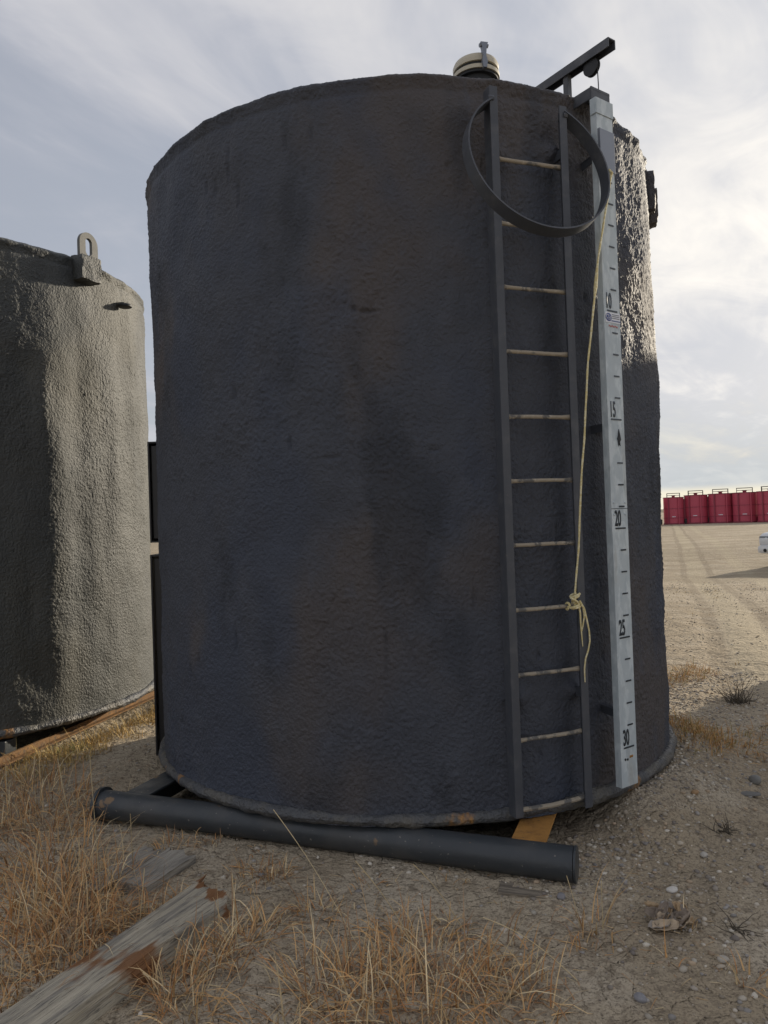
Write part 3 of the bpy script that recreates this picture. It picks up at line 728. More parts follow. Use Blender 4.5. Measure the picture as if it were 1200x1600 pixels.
# ------------------------------------------------------------------ timber and boards
def timber(name, label, a, bpt, wid, th, seed, material, ragged, z0=0.0, nl=120):
    a = np.array(a, float); bpt = np.array(bpt, float); d = bpt - a; ln = np.linalg.norm(d); d /= ln; s_ = np.array([d[1], -d[0]])
    prof = []
    m = 14
    for k in range(m): prof.append((-.5 + k / (m - 1), 1.0))
    for k in range(1, 5): prof.append((.5, 1 - k / 5))
    for k in range(m): prof.append((.5 - k / (m - 1), 0))
    for k in range(1, 5): prof.append((-.5, k / 5))
    prof = np.array(prof); n = len(prof)
    us = np.linspace(0, 1, nl)
    Us, Js = np.meshgrid(us, np.arange(n), indexing='ij')
    cu, cv = prof[Js, 0], prof[Js, 1]
    G = np.stack([Us * ln * .6, cu * 3.2 * wid * 5, cv * .6], -1).reshape(-1, 3)
    groove = fbm(G, 2.6, 4, seed).reshape(Us.shape)
    wv = wid * (1 + .04 * fbm(np.stack([Us * ln, 0 * Us, cv], -1).reshape(-1, 3), 2.0, 3, seed + 3).reshape(Us.shape))
    endr = ragged * (fbm(np.stack([cu * 7, cv * 2, 0 * cu], -1).reshape(-1, 3), 1.0, 3, seed + 8).reshape(Us.shape))
    L = Us * ln + endr * sstep(Us, .8, 1.0) + .01 * sstep(1 - Us, .97, 1.0) * groove
    topz = th * (1 - ragged * 1.6 * sstep(Us, .72, 1.0) * sstep(cu, -.2, .5))
    edge = np.minimum(.5 - np.abs(cu), np.minimum(cv, 1 - cv))
    x = cu * wv; y = L - ln / 2
    z = cv * topz + .010 * groove * (cv > .5) - .006 * (edge < .02) * (cv > .5)
    V = np.stack([x, y, z], -1).reshape(-1, 3)
    g = gh(*(a + d * ln * .7)) + z0
    V[:, 2] += g - .012
    o0 = np.array([a[0] + d[0] * ln / 2, a[1] + d[1] * ln / 2, g])
    V[:, 2] -= g
    Q = [(i * n + j, i * n + (j + 1) % n, (i + 1) * n + (j + 1) % n, (i + 1) * n + j) for i in range(nl - 1) for j in range(n)]
    me = bpy.data.meshes.new(name)
    me.from_pydata([tuple(p) for p in V], [], Q + [tuple(range(n)), tuple((nl - 1) * n + j for j in range(n))[::-1]])
    bm = bmesh.new(); bm.from_mesh(me); bmesh.ops.recalc_face_normals(bm, faces=bm.faces[:]); bm.to_mesh(me); bm.free()
    o = link(name, me, material, None, tuple(o0)); o.rotation_euler = (0, 0, -math.atan2(d[0], d[1])); tag(o, label, 'timber')
    return o
def wood(name, base, dark, rust, along):
    st = (17, 1.3, 9) if along == 'y' else (1, 1, 1)
    m = mat(name, base, .85, .2, var=[(3, dark, .42, .66, 7, st, .85), (9, tuple(c * .45 for c in dark), .55, .70, 6, st, .85), (2.2, tuple(min(1, c * 1.25) for c in base), .5, .66, 6, st, .7)] + ([(3.4, rust, .585, .62, 6, (1.5, 1.0, 1.5), .95)] if rust else []),
            bumps=[('noise', 5, .6, .02, (14, .8, 8)), ('noise', 16, .6, .01, (12, .6, 8))])
    return m
M_WOOD = wood('weathered_timber', (.43, .385, .30), (.22, .205, .18), None, 'y')
def rust_stain(m, bands):
    t = m.node_tree; N = t.nodes; L = t.links; p = N['Principled BSDF']; src = p.inputs['Base Color'].links[0].from_socket
    tcn = N.new('ShaderNodeTexCoord'); sp = N.new('ShaderNodeSeparateXYZ'); L.new(tcn.outputs['Object'], sp.inputs[0])
    mp = N.new('ShaderNodeMapping'); L.new(tcn.outputs['Object'], mp.inputs[0]); mp.inputs['Scale'].default_value = (9, 2.2, 5)
    n = N.new('ShaderNodeTexNoise'); n.inputs['Scale'].default_value = 2.2; n.inputs['Detail'].default_value = 6; L.new(mp.outputs[0], n.inputs['Vector'])
    for yc, hw, slant in bands:
        def mth(op, a, b):
            q = N.new('ShaderNodeMath'); q.operation = op
            for i, v in enumerate((a, b)):
                if isinstance(v, (int, float)): q.inputs[i].default_value = v
                else: L.new(v, q.inputs[i])
            return q.outputs[0]
        d = mth('ADD', mth('SUBTRACT', sp.outputs[1], yc), mth('MULTIPLY', sp.outputs[0], slant))
        d = mth('ADD', mth('ABSOLUTE', d, 0), mth('MULTIPLY', mth('SUBTRACT', n.outputs['Fac'], .5), .45))
        mr = N.new('ShaderNodeMapRange'); mr.interpolation_type = 'SMOOTHSTEP'; L.new(d, mr.inputs['Value'])
        mr.inputs['From Min'].default_value = hw * .3; mr.inputs['From Max'].default_value = hw * 1.5; mr.inputs['To Min'].default_value = .9; mr.inputs['To Max'].default_value = 0
        mx = N.new('ShaderNodeMix'); mx.data_type = 'RGBA'; L.new(mr.outputs[0], mx.inputs[0]); L.new(src, mx.inputs[6]); mx.inputs[7].default_value = (.22, .095, .035, 1); src = mx.outputs[2]
    L.new(src, p.inputs['Base Color'])
rust_stain(M_WOOD, [(.31, .065, -.6), (.88, .025, .3)])
M_WOOD3 = wood('soiled_board', (.24, .205, .16), (.17, .145, .115), None, 'y')
M_WOOD2 = wood('grey_board', (.36, .33, .28), (.22, .205, .18), None, 'y')
td = np.array([.439, .8985]); tp = np.array([.8985, -.439])
ctr = np.array([-.835, 3.162]) + tp * .05
timber('timber', 'weathered timber with rust stains and a splintered end, in the bottom corner', ctr - td * 1.75, ctr + td * .02, .195, .115, 5, M_WOOD, .20)
bd = np.array([.42, .907]); bp = np.array([.907, -.42])
bc = np.array([-1.118, 3.478])
timber('timber', 'short grey board end lying by the skid pipe', bc - bd * .17, bc + bd * .17, .175, .085, 9, M_WOOD2, .05, -.03, 30)
timber('timber', 'grey weathered board half hidden by grass behind the short board end', bc - bp * .21 - bd * .22, bc - bp * .21 + bd * .20, .12, .05, 11, M_WOOD2, .05, -.02, 30)
timber('timber', 'flat dark board under the end of the skid pipe', np.array([.46, 3.29]), np.array([.72, 3.20]), .17, .03, 15, M_WOOD3, .0, -.012, 30)

# ------------------------------------------------------------------ stones
def ico(sub):
    bm = bmesh.new(); bmesh.ops.create_icosphere(bm, subdivisions=sub, radius=1)
    V = np.array([v.co for v in bm.verts]); F = np.array([[v.index for v in f.verts] for f in bm.faces]); bm.free(); return V, F
IV1, IF1 = ico(1); IV2, IF2 = ico(3)
def colour_attr(me, C):
    a = me.attributes.new('col', 'FLOAT_COLOR', 'POINT'); C4 = np.ones((len(C), 4), np.float32); C4[:, :3] = C; a.data.foreach_set('color', C4.ravel())
M_PEB = mat('pebble', (.3, .27, .23), .8, .3, attr='col', bumps=[('noise', 150, .3, .004, U3)])
PAL = np.array([(.40, .345, .27), (.36, .305, .235), (.31, .27, .225), (.46, .41, .335), (.29, .27, .25), (.38, .29, .20), (.52, .475, .40), (.23, .20, .175)])
# scatter: dense gravel on the right, thin on the left
def inside_tank(x, y, m=0.0): return (np.hypot(x - TC[0], y - TC[1]) < TR + m) | (np.hypot(x - LC[0], y - LC[1]) < TR + m)
def scatter(n, xr, yr, dens):
    x = rng.uniform(*xr, n); y = rng.uniform(*yr, n)
    keep = (rng.random(n) < dens(x, y)) & ~inside_tank(x, y, .0)
    return x[keep], y[keep]
def dn(x, y):
    P = np.stack([x, y, 0 * x], -1)
    right = sstep(x + .25 * (y - 3), .35, 1.1)
    cl = sstep(fbm(P, 1.1, 3, 61), -.25, .45)
    ring = np.exp(-((np.hypot(x - TC[0], y - TC[1]) - TR - .15) / .25) ** 2) * sstep(x, .7, 1.3)
    return np.clip((.10 + .75 * right) * (.25 + .75 * cl) + .5 * ring, 0, 1)
def pebbles(name, n, xr, yr, dens, s0, s1, label):
    x, y = scatter(n, xr, yr, dens); k = len(x)
    s_ = s0 * (s1 / s0) ** (rng.random(k) ** 1.8)
    z = ground_h(x, y) + s_ * .12
    nv = len(IV1)
    V = np.empty((k, nv, 3)); sc = rng.uniform(.65, 1.25, (k, 3)); sc[:, 2] *= .62
    an = rng.uniform(0, 6.28, k)
    base = IV1[None] * (1 + .16 * rng.normal(size=(k, nv, 1))) * sc[:, None] * s_[:, None, None]
    c_, n_ = np.cos(an)[:, None], np.sin(an)[:, None]
    V[..., 0] = base[..., 0] * c_ - base[..., 1] * n_ + x[:, None]; V[..., 1] = base[..., 0] * n_ + base[..., 1] * c_ + y[:, None]; V[..., 2] = base[..., 2] + z[:, None]
    F = (IF1[None] + (np.arange(k) * nv)[:, None, None]).reshape(-1, 3)
    me = mesh_np(name, V.reshape(-1, 3), F)
    C = PAL[rng.integers(0, len(PAL), k)] * rng.uniform(.75, 1.3, (k, 1))
    colour_attr(me, np.repeat(C, nv, 0))
    o = link(name, me, M_PEB); tag(o, label, 'gravel', None, 'stuff'); return o
pebbles('gravel', 85000, (-3.2, 3.6), (1.9, 7.5), dn, .0034, .0165, 'loose gravel and pebbles strewn over the clay')
pebbles('gravel', 26000, (1.8, 10), (6.5, 20), lambda x, y: .15 + .6 * sstep(fbm(np.stack([x, y, 0 * x], -1), .7, 3, 61), -.1, .5), .005, .018, 'coarse gravel scattered over the sunlit yard')
def stone(x, y, s_, colr, label, flat=.75, ax=1.0, rot=0.3, seed=0):
    V = IV2.copy(); V = V * (1 + .22 * fbm(IV2, .9, 3, 70 + seed))[:, None] * np.array([s_ * ax, s_, s_ * flat])
    c_, n_ = math.cos(rot), math.sin(rot); V[:, :2] = V[:, :2] @ np.array([[c_, n_], [-n_, c_]])
    me = mesh_np('stone', V, IF2); colour_attr(me, np.array(colr) * (1 + .25 * fbm(IV2, 3, 3, 5 + seed))[:, None])
    o = link('stone', me, M_PEB, None, (x, y, gh(x, y) + s_ * flat * .55)); tag(o, label, 'stone', 'larger stones on the ground')
stone(2.128, 4.353, .036, (.22, .215, .20), 'round grey stone beside the flat dark slab', .85, .95, .3, 1)
stone(1.99, 4.16, .030, (.17, .165, .155), 'flat dark slab of stone in front of the round grey stone', .32, 2.6, -.15, 2)
stone(1.182, 3.187, .019, (.60, .57, .52), 'small white stone uphill of the dry leaf clump', .6, 1.4, .2, 3)
stone(.694, 3.139, .018, (.24, .23, .235), 'bluish grey pebble near the end of the skid pipe', .7, 1.2, .8, 4)
stone(.803, 2.493, .019, (.25, .245, .255), 'bluish pebble at the bottom of the frame', .7, 1.2, 2, 5)
stone(1.455, 3.50, .017, (.44, .41, .36), 'pale pebble in the gravel right of the tank', .6, 1.5, 1, 6)
stone(1.164, 2.67, .018, (.42, .38, .32), 'pale rounded pebble at the right edge foreground', .6, 1.3, .5, 7)
stone(1.62, 3.98, .018, (.34, .22, .12), 'rust brown pebble in the gravel by the gauge board', .7, 1.4, .5, 8)

# ------------------------------------------------------------------ clump of dry leaves
M_LEAF = mat('dry_leaf', (.28, .225, .165), .85, .2, attr='col', bumps=[('noise', 60, .6, .006, (1, 6, 1))])
lc0 = np.array([1.035, 2.93]); lz = gh(*lc0)
lt = thing('leaf_clump', 'crumpled clump of curled dry leaves lying on the bare ground', 'leaves', (lc0[0], lc0[1], lz))
r2 = np.random.default_rng(12)
for k in range(17):
    nu_, nv_ = 16, 8
    u, v = np.meshgrid(np.linspace(0, 1, nu_), np.linspace(-1, 1, nv_), indexing='ij')
    ln_ = r2.uniform(.08, .17); wd = r2.uniform(.022, .045) * np.sin(np.clip(u * .93 + .05, 0, 1) * math.pi) ** .6
    curl = r2.uniform(.6, 2.2); arch = r2.uniform(-.2, 2.0)
    x = (u - .5) * ln_ * np.cos(arch * (u - .5)); zz_ = wd * (1 - np.cos(v * curl)) / curl + ln_ * .35 * np.sin(arch * u) * u + .004 * np.sin(u * 23 + k) * np.abs(v)
    y = wd * np.sin(v * curl) / curl
    a = r2.uniform(0, 6.28); tl = r2.normal() * .35
    rad = .085 * math.sqrt(r2.random()); ca = r2.uniform(0, 6.28)
    V = np.stack([x, y * math.cos(tl) - zz_ * math.sin(tl), y * math.sin(tl) + zz_ * math.cos(tl)], -1).reshape(-1, 3)
    V[:, :2] = V[:, :2] @ np.array([[math.cos(a), math.sin(a)], [-math.sin(a), math.cos(a)]])
    V[:, 2] -= V[:, 2].min(); V += (rad * 1.5 * math.cos(ca), rad * .9 * math.sin(ca), .002 + .012 * r2.random() + .02 * (1 - rad / .085) * r2.random())
    V[:, 2] *= .8
    me = mesh_np('leaf', V, grid_quads(nu_, nv_))
    c0 = [(.36, .32, .28), (.48, .38, .27), (.26, .21, .165), (.46, .33, .20)][k % 4]
    colour_attr(me, np.array(c0) * (1 + .5 * fbm(V, 40, 2, k))[:, None])
    o = link('leaf', me, M_LEAF, lt); md = o.modifiers.new('thickness', 'SOLIDIFY'); md.thickness = .0012

# ------------------------------------------------------------------ dry grass
M_GRASS = mat('dry_grass', (.35, .22, .1), .75, .25, attr='col')
GP = np.array([(.70, .44, .20), (.64, .35, .14), (.74, .53, .28), (.55, .28, .12), (.78, .62, .37), (.36, .22, .12)])
def blades(bx, by, hgt, lean, wid, pal=None, nseg=6, curve=1.0, az=None):
    k = len(bx); t_ = np.linspace(0, 1, nseg)
    az = rng.uniform(0, 6.28, k) if az is None else az
    bend = curve * rng.uniform(.1, 2.6, k); side = rng.normal(size=k) * .25
    el0 = R_(90) - lean
    V = np.zeros((k, nseg, 2, 3)); pos = np.stack([bx, by, ground_h(bx, by) - .006], -1); ang = el0.copy(); a2 = az.copy()
    for s_ in range(nseg):
        w_ = wid * (1 - t_[s_] ** 1.6 * .92)
        nx, ny = -np.sin(a2), np.cos(a2)
        off = np.stack([nx * w_, ny * w_, .35 * w_ * np.sin(s_ + az * 3)], -1)
        V[:, s_, 0] = pos - off; V[:, s_, 1] = pos + off
        st = hgt / (nseg - 1)
        pos = pos + np.stack([np.cos(ang) * np.cos(a2) * st, np.cos(ang) * np.sin(a2) * st, np.sin(ang) * st], -1)
        ang = ang - bend / nseg * (1 + s_ * .35); a2 = a2 + side / nseg
        pos[:, 2] = np.maximum(pos[:, 2], ground_h(pos[:, 0], pos[:, 1]) + .003)
    F = []
    q = np.arange(nseg - 1)
    f0 = np.stack([q * 2, q * 2 + 1, q * 2 + 3, q * 2 + 2], -1)
    F = (f0[None] + (np.arange(k) * nseg * 2)[:, None, None]).reshape(-1, 4)
    C = pal * rng.uniform(.65, 1.1, (k, 1))
    return V.reshape(-1, 3), F, np.repeat(C, nseg * 2, 0)
parts = []; batch = []
def tuft(x, y, rad, n, h, lean=.6, wid=.0021, pal=None, curve=1.0):
    r = rad * np.sqrt(rng.random(n)); a = rng.uniform(0, 6.28, n)
    bx, by = x + r * np.cos(a), y + r * np.sin(a)
    keep = ~inside_tank(bx, by, .05); bx, by, a = bx[keep], by[keep], a[keep]
    k = len(bx)
    if not k: return
    P = GP if pal is None else pal
    batch.append((bx, by, h * rng.uniform(.45, 1.15, k), np.abs(rng.normal(size=k)) * lean, wid * rng.uniform(.6, 1.3, k), a + rng.normal(size=k) * .9, P[rng.integers(0, len(P), k)]))
TUFTS = [(-.653, 3.444, .09, 110, .10), (-.55, 3.40, .06, 60, .08), (-.351, 3.09, .10, 130, .11), (-.604, 2.875, .10, 110, .20), (-.52, 2.98, .08, 60, .14), (.776, 2.923, .06, 45, .22), (.70, 2.80, .05, 30, .14),
         (-1.503, 3.216, .20, 260, .26), (-1.30, 3.05, .18, 240, .25), (-1.188, 2.909, .12, 120, .24), (-1.044, 3.085, .10, 120, .20), (-1.36, 3.42, .14, 150, .22), (-1.62, 3.45, .2, 190, .24), (-1.75, 3.75, .22, 170, .22), (-1.5, 2.9, .2, 210, .24), (-1.25, 2.7, .15, 120, .22), (-1.4, 2.55, .15, 110, .2),
         (-2.175, 4.526, .25, 230, .24), (-1.95, 4.15, .22, 190, .2), (-2.3, 4.05, .25, 230, .26), (-2.45, 4.7, .25, 170, .22), (-1.72, 4.35, .15, 90, .14),
         (-.80, 2.62, .08, 110, .20), (-.72, 2.80, .08, 100, .18), (-.92, 3.22, .05, 45, .12), (-.70, 2.50, .09, 90, .18),
         (.061, 2.753, .16, 210, .18), (-.145, 2.544, .16, 260, .24), (.161, 2.527, .18, 280, .22), (.0, 2.40, .2, 260, .24), (-.30, 2.66, .12, 140, .18), (.411, 2.583, .10, 120, .15), (.30, 2.70, .09, 90, .13), (-.02, 2.95, .08, 60, .10), (.2, 2.95, .07, 50, .09), (.42, 2.80, .06, 50, .12), (-.33, 2.40, .15, 130, .22), (.36, 2.40, .14, 140, .2),
         (-.10, 3.30, .08, 40, .07), (.25, 3.35, .07, 30, .06), (-.62, 3.70, .10, 50, .06), (-.95, 3.85, .10, 60, .07), (-1.15, 3.78, .09, 60, .08), (1.20, 2.55, .06, 35, .12), (1.12, 2.85, .04, 18, .10), (.98, 2.66, .04, 14, .10)]
for x, y, rad, n, h in TUFTS:
    if x > -.5: n = int(n * .62)
    tuft(x, y, rad * 1.15, int(n * .6), h * 1.3, 1.0, .0025)
    tuft(x, y, rad * 1.8, n // 3, h * .6, 1.35)
    tuft(x, y, rad * .9, n // 4, h * .35, 1.2, .0018, np.array([(.22, .14, .08), (.30, .19, .11)]))
# lying straw
x, y = rng.uniform(-2.2, 1.3, 420), rng.uniform(2.1, 4.2, 420); kp_ = ~inside_tank(x, y); x, y = x[kp_], y[kp_]; k = len(x)
batch.append((x, y, rng.uniform(.05, .14, k), np.full(k, 1.5), np.full(k, .0012), rng.uniform(0, 6.28, k), GP[rng.integers(0, len(GP), k)]))
# tall single stalks
PALE = np.array([(.62, .50, .30), (.55, .42, .24)])
def stalk(b0, tip, sag=.02):
    b0 = np.array(b0); tip = np.array(tip); n = 14
    t_ = np.linspace(0, 1, n)[:, None]; P = b0 + (tip - b0) * t_; P[:, 2] += sag * np.sin(np.pi * t_[:, 0])
    r = .0020 * (1 - .45 * t_[:, 0]); r[-4:] *= 1.5
    V = []; s_ = np.array([.96, .26, 0])
    M_ = MB(); M_.tube(P, r, 4)
    V = np.array(M_.v); Q = np.array([f for f in M_.f if len(f) == 4][:(n - 1) * 4])
    parts.append((V, Q, np.repeat(PALE[:1] * rng.uniform(.8, 1.1), len(V), 0)))
stalk((-.142, 2.805, 0), (-.474, 2.9, .517), .03)
stalk((-1.302, 3.257, 0), (-1.351, 3.3, .633), .0)
stalk((-1.40, 3.30, .02), (-1.54, 3.4, .593), .0)
stalk((.09, 2.72, 0), (-.143, 2.6, .443), .03)
stalk((.275, 2.85, 0), (.061, 2.7, .379), .03)
stalk((.62, 2.60, 0), (.30, 2.62, .22), .03)
stalk((.72, 2.93, 0), (.665, 2.90, .22), .01)
stalk((.80, 2.90, 0), (.80, 2.90, .20), .01)
stalk((-1.28, 3.6, 0), (-1.22, 3.42, .32), .0)
stalk((-1.05, 3.0, 0), (-1.02, 3.0, .26), .0)
stalk((-.62, 2.85, 0), (-.63, 2.84, .30), .0)
# greener and golden grass in the sun beside the left tank, and around the yard on the right
GOLD = np.array([(.62, .42, .15), (.54, .34, .12), (.66, .50, .22), (.42, .30, .12)])
GREEN = np.array([(.20, .22, .07), (.30, .27, .10)])
for _ in range(110):
    f = rng.random(); x = -2.72 + .55 * f + rng.uniform(-.05, .42); y = 5.0 + 2.2 * f + rng.uniform(-.3, .3)
    tuft(x, y, .10, 34, rng.uniform(.06, .20), .8, .0024, GOLD)
tuft(-2.42, 5.45, .09, 50, .10, .7, .0028, GREEN); tuft(-2.36, 5.55, .06, 30, .12, .7, .0028, GREEN)
for x, y, n in ((1.98, 4.95, 90), (2.1, 5.1, 120), (2.25, 5.0, 90), (1.95, 5.2, 80), (2.4, 5.25, 70), (2.2, 5.45, 60), (2.85, 7.2, 120), (2.6, 7.0, 90), (3.1, 7.5, 90), (2.55, 4.7, 60), (2.8, 5.3, 60), (1.9, 4.75, 60)):
    tuft(x, y, .22, int(n * 1.9), .13, .9, .0024, np.array([(.56, .31, .12), (.64, .38, .15), (.46, .28, .12), (.34, .28, .10)]))
for _ in range(60):
    x, y = rng.uniform(2.2, 9), rng.uniform(7, 20); tuft(x, y, .3, 16, .05, 1.1, .0035, GOLD)
for _ in range(60):
    x, y = rng.uniform(-4, -1.2), rng.uniform(8, 22); tuft(x, y, .5, 30, .22, .7, .005, GOLD)
bx, by, hg, le, wi, az_, cl = (np.concatenate([q[i] for q in batch]) for i in range(7))
parts.append(blades(bx, by, hg, le, wi, cl, 6, 1.0, az_))
off = 0; VV, FF, CC = [], [], []
for v, f, c in parts:
    VV.append(v); FF.append(f + off); CC.append(c); off += len(v)
me = mesh_np('dry_grass', np.concatenate(VV), np.concatenate(FF)); colour_attr(me, np.concatenate(CC))
o = link('dry_grass', me, M_GRASS); tag(o, 'dry reddish brown grass growing in tufts round the tanks', 'grass', None, 'stuff')

# dark dead weed on the right
M_TWIG = mat('dead_twigs', (.10, .085, .065), .9, .2)
def weed(x, y, rad, h, n, label, seed):
    rr = np.random.default_rng(seed); b = MB(); z0 = gh(x, y)
    for k in range(n):
        a, tl = rr.uniform(0, 6.28), rr.uniform(.2, 1.45)
        p = np.array([x, y, z0]) + np.array([rr.normal() * rad * .25, rr.normal() * rad * .25, 0]); pts = [p]
        d = np.array([math.cos(a) * math.sin(tl), math.sin(a) * math.sin(tl), math.cos(tl) * h / rad])
        for s_ in range(5):
            d = d + rr.normal(size=3) * .25; p = p + d * rad * .22; p[2] = max(p[2], z0 + .004); pts.append(p)
        b.tube(pts, np.linspace(.0030, .0010, 6), 4)
    o = b.build('dead_weed', M_TWIG, None, (x, y, z0)); tag(o, label, 'weed', 'dead weeds'); return o
weed(2.93, 6.23, .16, .15, 60, 'dark tangle of dead weed on the gravel beyond the tank', 5)
weed(1.66, 3.72, .08, .04, 26, 'small dark dead weed in the gravel near the tank foot', 6)
weed(1.30, 2.86, .07, .03, 16, 'sparse dead twigs at the right edge of the foreground', 7)

# ------------------------------------------------------------------ far yard: red tanks
M_REDT = mat('red_tank_paint', (.50, .072, .115), .5, .5, var=[(1.2, (.42, .06, .10), .45, .65, 4, (1, 1, .3), .8), (3, (.40, .06, .075), .55, .7, 5, (2, 2, .2), .5)])
M_REDD = mat('red_tank_dark', (.26, .045, .07), .55, .4)
M_RAIL = mat('black_rail', (.03, .028, .03), .5, .4)
RT_H, RT_R = 3.42, 1.16
def red_tank():
    t = thing('red_tank', 'x', 'tank', (0, 0, 0), 'red tanks lined up across the yard')
    b = MB(); b.lathe([(RT_R, .16), (RT_R, RT_H - .03), (RT_R - .04, RT_H)], (0, 0, 0), 40); b.build('shell', M_REDT, t, smooth=True)
    for z in (.82, 2.0):
        b = MB(); b.lathe([(RT_R, z - .03), (RT_R + .03, z - .025), (RT_R + .03, z + .025), (RT_R, z + .03)], (0, 0, 0), 40, cap=False); b.build('band', M_REDD, t, smooth=True)
    b = MB(); b.lathe([(RT_R - .03, RT_H - .04), (RT_R + .05, RT_H - .04), (RT_R + .05, RT_H + .03), (RT_R - .03, RT_H + .03)], (0, 0, 0), 40, cap=False); b.build('top_rim', M_REDD, t, smooth=True)
    b = MB(); b.lathe([(RT_R + .03, .0), (RT_R + .07, .02), (RT_R + .07, .16), (RT_R, .18)], (0, 0, 0), 40); b.build('base_ring', M_REDD, t, smooth=True)
    for x in (-.62, .52):
        b = MB(); yy = -math.sqrt(RT_R ** 2 - x * x) - .10
        b.box((x, yy, RT_H / 2 + .02), (.05, 0, 0), (0, .05, 0), (0, 0, RT_H / 2)); b.box((x, yy + .06, RT_H * .8), (.02, 0, 0), (0, .06, 0), (0, 0, .03)); b.box((x, yy + .06, RT_H * .2), (.02, 0, 0), (0, .06, 0), (0, 0, .03))
        b.build('standpipe', M_REDD if x < 0 else M_REDT, t)
    b = MB(); b.box((RT_R + .05, .1, RT_H * .47), (.10, 0, 0), (0, .3, 0), (0, 0, RT_H * .47), .04); b.build('side_duct', M_REDD, t)
    b = MB(); b.box((RT_R + .16, -.15, .36), (.16, 0, 0), (0, .25, 0), (0, 0, .34), .08); b.build('valve_box', M_RAIL, t)
    b = MB()
    for x, y in ((-.72, -.5), (.72, -.5), (-.72, .5), (.72, .5)): b.box((x, y, RT_H + .26), (.028, 0, 0), (0, .028, 0), (0, 0, .27))
    for y in (-.5, .5):
        b.box((0, y, RT_H + .53), (.75, 0, 0), (0, .025, 0), (0, 0, .028)); b.box((0, y, RT_H + .27), (.72, 0, 0), (0, .018, 0), (0, 0, .02))
    for x in (-.72, .72): b.box((x, 0, RT_H + .53), (.025, 0, 0), (0, .5, 0), (0, 0, .024))
    b.build('guard_rail', M_RAIL, t)
    b = MB(); b.lathe([(.18, RT_H), (.18, RT_H + .2), (.26, RT_H + .21), (.26, RT_H + .27), (.05, RT_H + .3)], (0, -.1, 0), 16); b.build('roof_hatch', M_REDD, t, smooth=True)
    b = MB(); b.box((-.06, -RT_R - .012, .98), (.2, 0, 0), (0, .006, 0), (0, 0, .04)); b.build('name_plate', M_WHITE, t)
    return t
def copy_tree(o, parent=None):
    c = o.copy(); COL.objects.link(c); c.parent = parent
    for ch in [k for k in bpy.data.objects if k.parent == o]: copy_tree(ch, c)
    return c
rt0 = red_tank()
# along the row: bearing offsets at their distance from the camera
ROWS = [(33.9, 94.2, 1.0, 'sliver of a red tank showing past the edge of the large black tank'), (36.95, 93.9, 1.0, 'red tank with black rail, first full one from the black tank'), (39.55, 93.3, 1.12, 'red tank with a wide black top rail, second from the black tank'),
        (42.05, 91.9, 1.15, 'red tank in the middle of the far row, third from the black tank'), (44.15, 90.0, 1.15, 'red tank fourth from the black tank, before the last full one'), (46.0, 87.6, 1.16, 'last full red tank of the far row, above the white pickup'), (47.6, 85.9, 1.17, 'red tank cut off by the right edge of the picture')]
for i, (x, y, sc_, lab) in enumerate(ROWS):
    o = rt0 if i == 0 else copy_tree(rt0)
    o.location = (x, y, gh(x, y)); o.scale = (sc_ * 1.05, sc_, 1.0 + (sc_ - 1) * .45); o.rotation_euler = (0, 0, -math.atan2(x, y) + .05 * math.sin(i * 2.3)); o['label'] = lab

# low rise on the horizon
hx = np.linspace(-4000, 4000, 240); hyv = np.linspace(0, 1, 12)
HX, HV = np.meshgrid(hx, hyv, indexing='ij')
Hh = (9 + 9 * fbm(np.stack([hx, 0 * hx, 0 * hx], -1), .0016, 4, 3))[:, None] * np.sin(HV * math.pi) ** .8 - .5
me = mesh_np('hills', np.stack([HX, 1500 + HV * 900, Hh], -1).reshape(-1, 3), grid_quads(len(hx), 12))
M_HILL = mat('far_prairie', (.20, .17, .12), .95, .1, var=[(.01, (.12, .115, .09), .45, .6, 4, U3, .8)])
tag(link('hills', me, M_HILL), kind='structure')

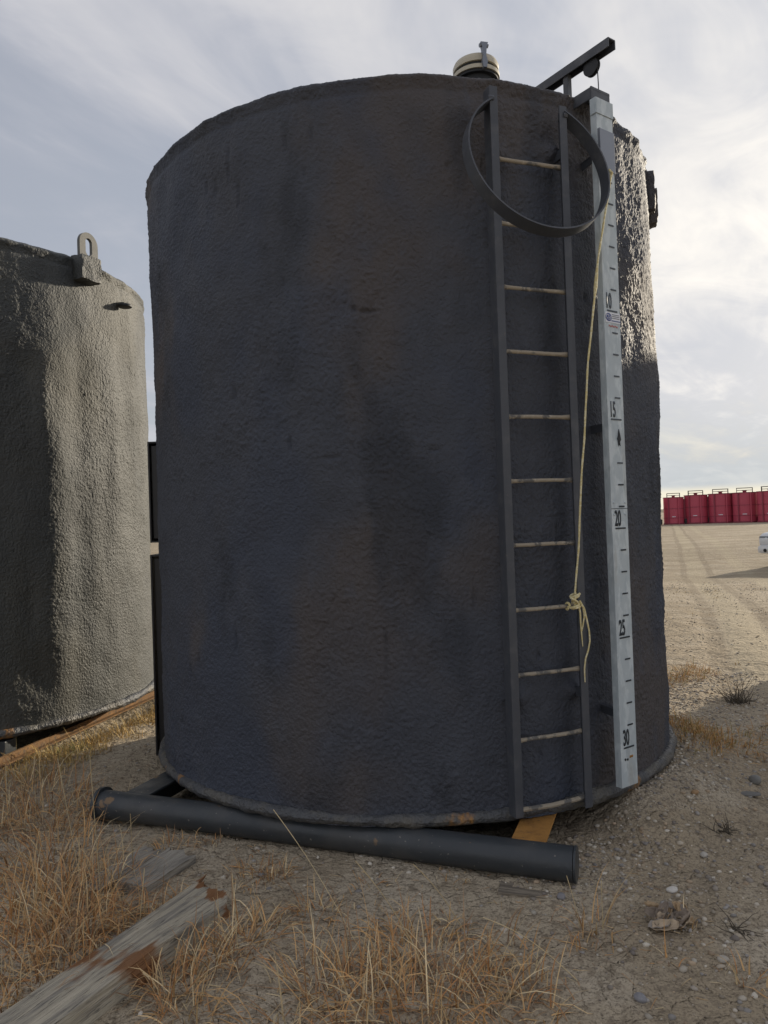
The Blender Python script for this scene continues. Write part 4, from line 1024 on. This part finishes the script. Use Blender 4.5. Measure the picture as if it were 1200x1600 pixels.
# ------------------------------------------------------------------ white pickup at the right edge
M_CAR = mat('white_car_paint', (.62, .63, .64), .3, .5)
M_GLASS = mat('car_glass', (.03, .035, .04), .08, .6)
M_TYRE = mat('tyre', (.025, .025, .025), .85, .3)
M_CHROME = mat('chrome', (.6, .6, .62), .18, .5, 1.0)
M_LAMP = mat('headlamp', (.16, .18, .20), .15, .6)
M_TAIL = mat('tail_lamp', (.35, .02, .02), .25, .5)
def pickup(loc, rz):
    t = thing('pickup_truck', 'white pickup truck whose front end enters at the right edge', 'pickup', (0, 0, 0))
    def extr(prof, hw, name, m, taper=.0, parent=None, seg=0.05):
        # profile in x,z, width in y with rounded shoulders
        b = MB(); n = len(prof); ys = [-hw, -hw + seg, hw - seg, hw]
        cz = sum(p[1] for p in prof) / n; cx = sum(p[0] for p in prof) / n
        V = []
        for yv in ys:
            k = .965 if abs(yv) == hw else 1.0
            for x, z in prof: V.append((cx + (x - cx) * k, yv * (1 - taper * max(0, z - prof[0][1])), cz + (z - cz) * k))
        F = [(i * n + j, i * n + (j + 1) % n, (i + 1) * n + (j + 1) % n, (i + 1) * n + j) for i in range(3) for j in range(n)] + [tuple(range(n)), tuple(3 * n + j for j in range(n))]
        b.add(V, F); return b.build(name, m, parent or t, smooth=True, auto=40)
    body = extr([(-2.9, .55), (-2.35, .52), (-2.2, .92), (-1.9, 1.0), (-1.6, .92), (-1.45, .5), (1.25, .5), (1.4, .92), (1.7, 1.0), (2.0, .92), (2.15, .5), (2.62, .52), (2.76, .62), (2.83, .76), (2.83, .92), (2.78, 1.03), (2.64, 1.11), (2.2, 1.17), (1.2, 1.23), (.95, 1.20), (-2.9, 1.18)], .98, 'body', M_CAR)
    extr([(-.95, 1.19), (.95, 1.19), (.35, 1.78), (.1, 1.86), (-.7, 1.86), (-.88, 1.78)], .90, 'cab', M_CAR, .16)
    extr([(-.70, 1.27), (.72, 1.27), (.30, 1.72), (-.70, 1.74)], .925, 'side_windows', M_GLASS, .17, None, .01)
    b = MB(); b.add([(.97, -.72, 1.25), (.97, .72, 1.25), (.40, .66, 1.78), (.40, -.66, 1.78), (.93, -.72, 1.23), (.93, .72, 1.23), (.36, .66, 1.76), (.36, -.66, 1.76)], [(0, 1, 2, 3), (4, 5, 6, 7), (0, 1, 5, 4), (1, 2, 6, 5), (2, 3, 7, 6), (3, 0, 4, 7)]); b.build('windscreen', M_GLASS, t)
    b = MB(); b.box((2.80, 0, .86), (.03, 0, 0), (0, .56, 0), (0, 0, .16), .02); g = b.build('grille', M_TYRE, t)
    for z in (.78, .86, .94): b = MB(); b.box((2.835, 0, z), (.012, 0, 0), (0, .54, 0), (0, 0, .018)); b.build('grille_bar', M_CHROME, g)
    for s_ in (-1, 1):
        b = MB(); b.box((2.74, s_ * .77, .90), (.07, 0, 0), (0, .19, 0), (0, 0, .13), .04); h = b.build('headlight', M_LAMP, t)
        b = MB(); b.lathe([(.02, 0), (.05, .02), (.05, .026), (.01, .03)], (2.79, s_ * .70, .93), 14, (1, 0, 0)); b.build('lamp_bowl', M_CHROME, h, smooth=True)
        b = MB(); b.box((.75, s_ * 1.06, 1.30), (.05, 0, 0), (0, .09, 0), (0, 0, .11), .03); b.build('mirror', M_CAR, t)
        b = MB(); b.box((-2.88, s_ * .88, 1.0), (.03, 0, 0), (0, .08, 0), (0, 0, .16), .02); b.build('tail_light', M_TAIL, t)
    b = MB(); b.box((2.80, 0, .58), (.14, 0, 0), (0, .97, 0), (0, 0, .14), .11); bp_ = b.build('front_bumper', M_CAR, t)
    for s_ in (-.68, .68): b = MB(); b.lathe([(.05, 0), (.06, .012), (.02, .016)], (2.935, s_, .55), 12, (1, 0, 0)); b.build('fog_light', M_TYRE, bp_)
    b = MB(); b.box((-2.95, 0, .62), (.10, 0, 0), (0, .95, 0), (0, 0, .10), .03); b.build('rear_bumper', M_CHROME, t)
    for x in (-1.9, 1.7):
        for s_ in (-1, 1):
            b = MB(); b.lathe([(.22, -.12), (.36, -.12), (.39, -.08), (.39, .08), (.36, .12), (.22, .12)], (x, s_ * .86, .39), 28, (0, 1, 0)); wh = b.build('wheel', M_TYRE, t, smooth=True)
            b = MB(); b.lathe([(.23, -.10), (.22, .10), (.08, .13), (.02, .13)], (x, s_ * .86, .39), 20, (0, s_, 0)); b.build('rim', M_CHROME, wh, smooth=True)
    t.location = (loc[0], loc[1], gh(loc[0], loc[1])); t.rotation_euler = (0, 0, rz)
    return t
TRZ = R_(212)
front = np.array([13.15, 24.2])
hd_ = np.array([math.cos(TRZ), math.sin(TRZ)])
pickup(front - hd_ * 2.9 , TRZ)
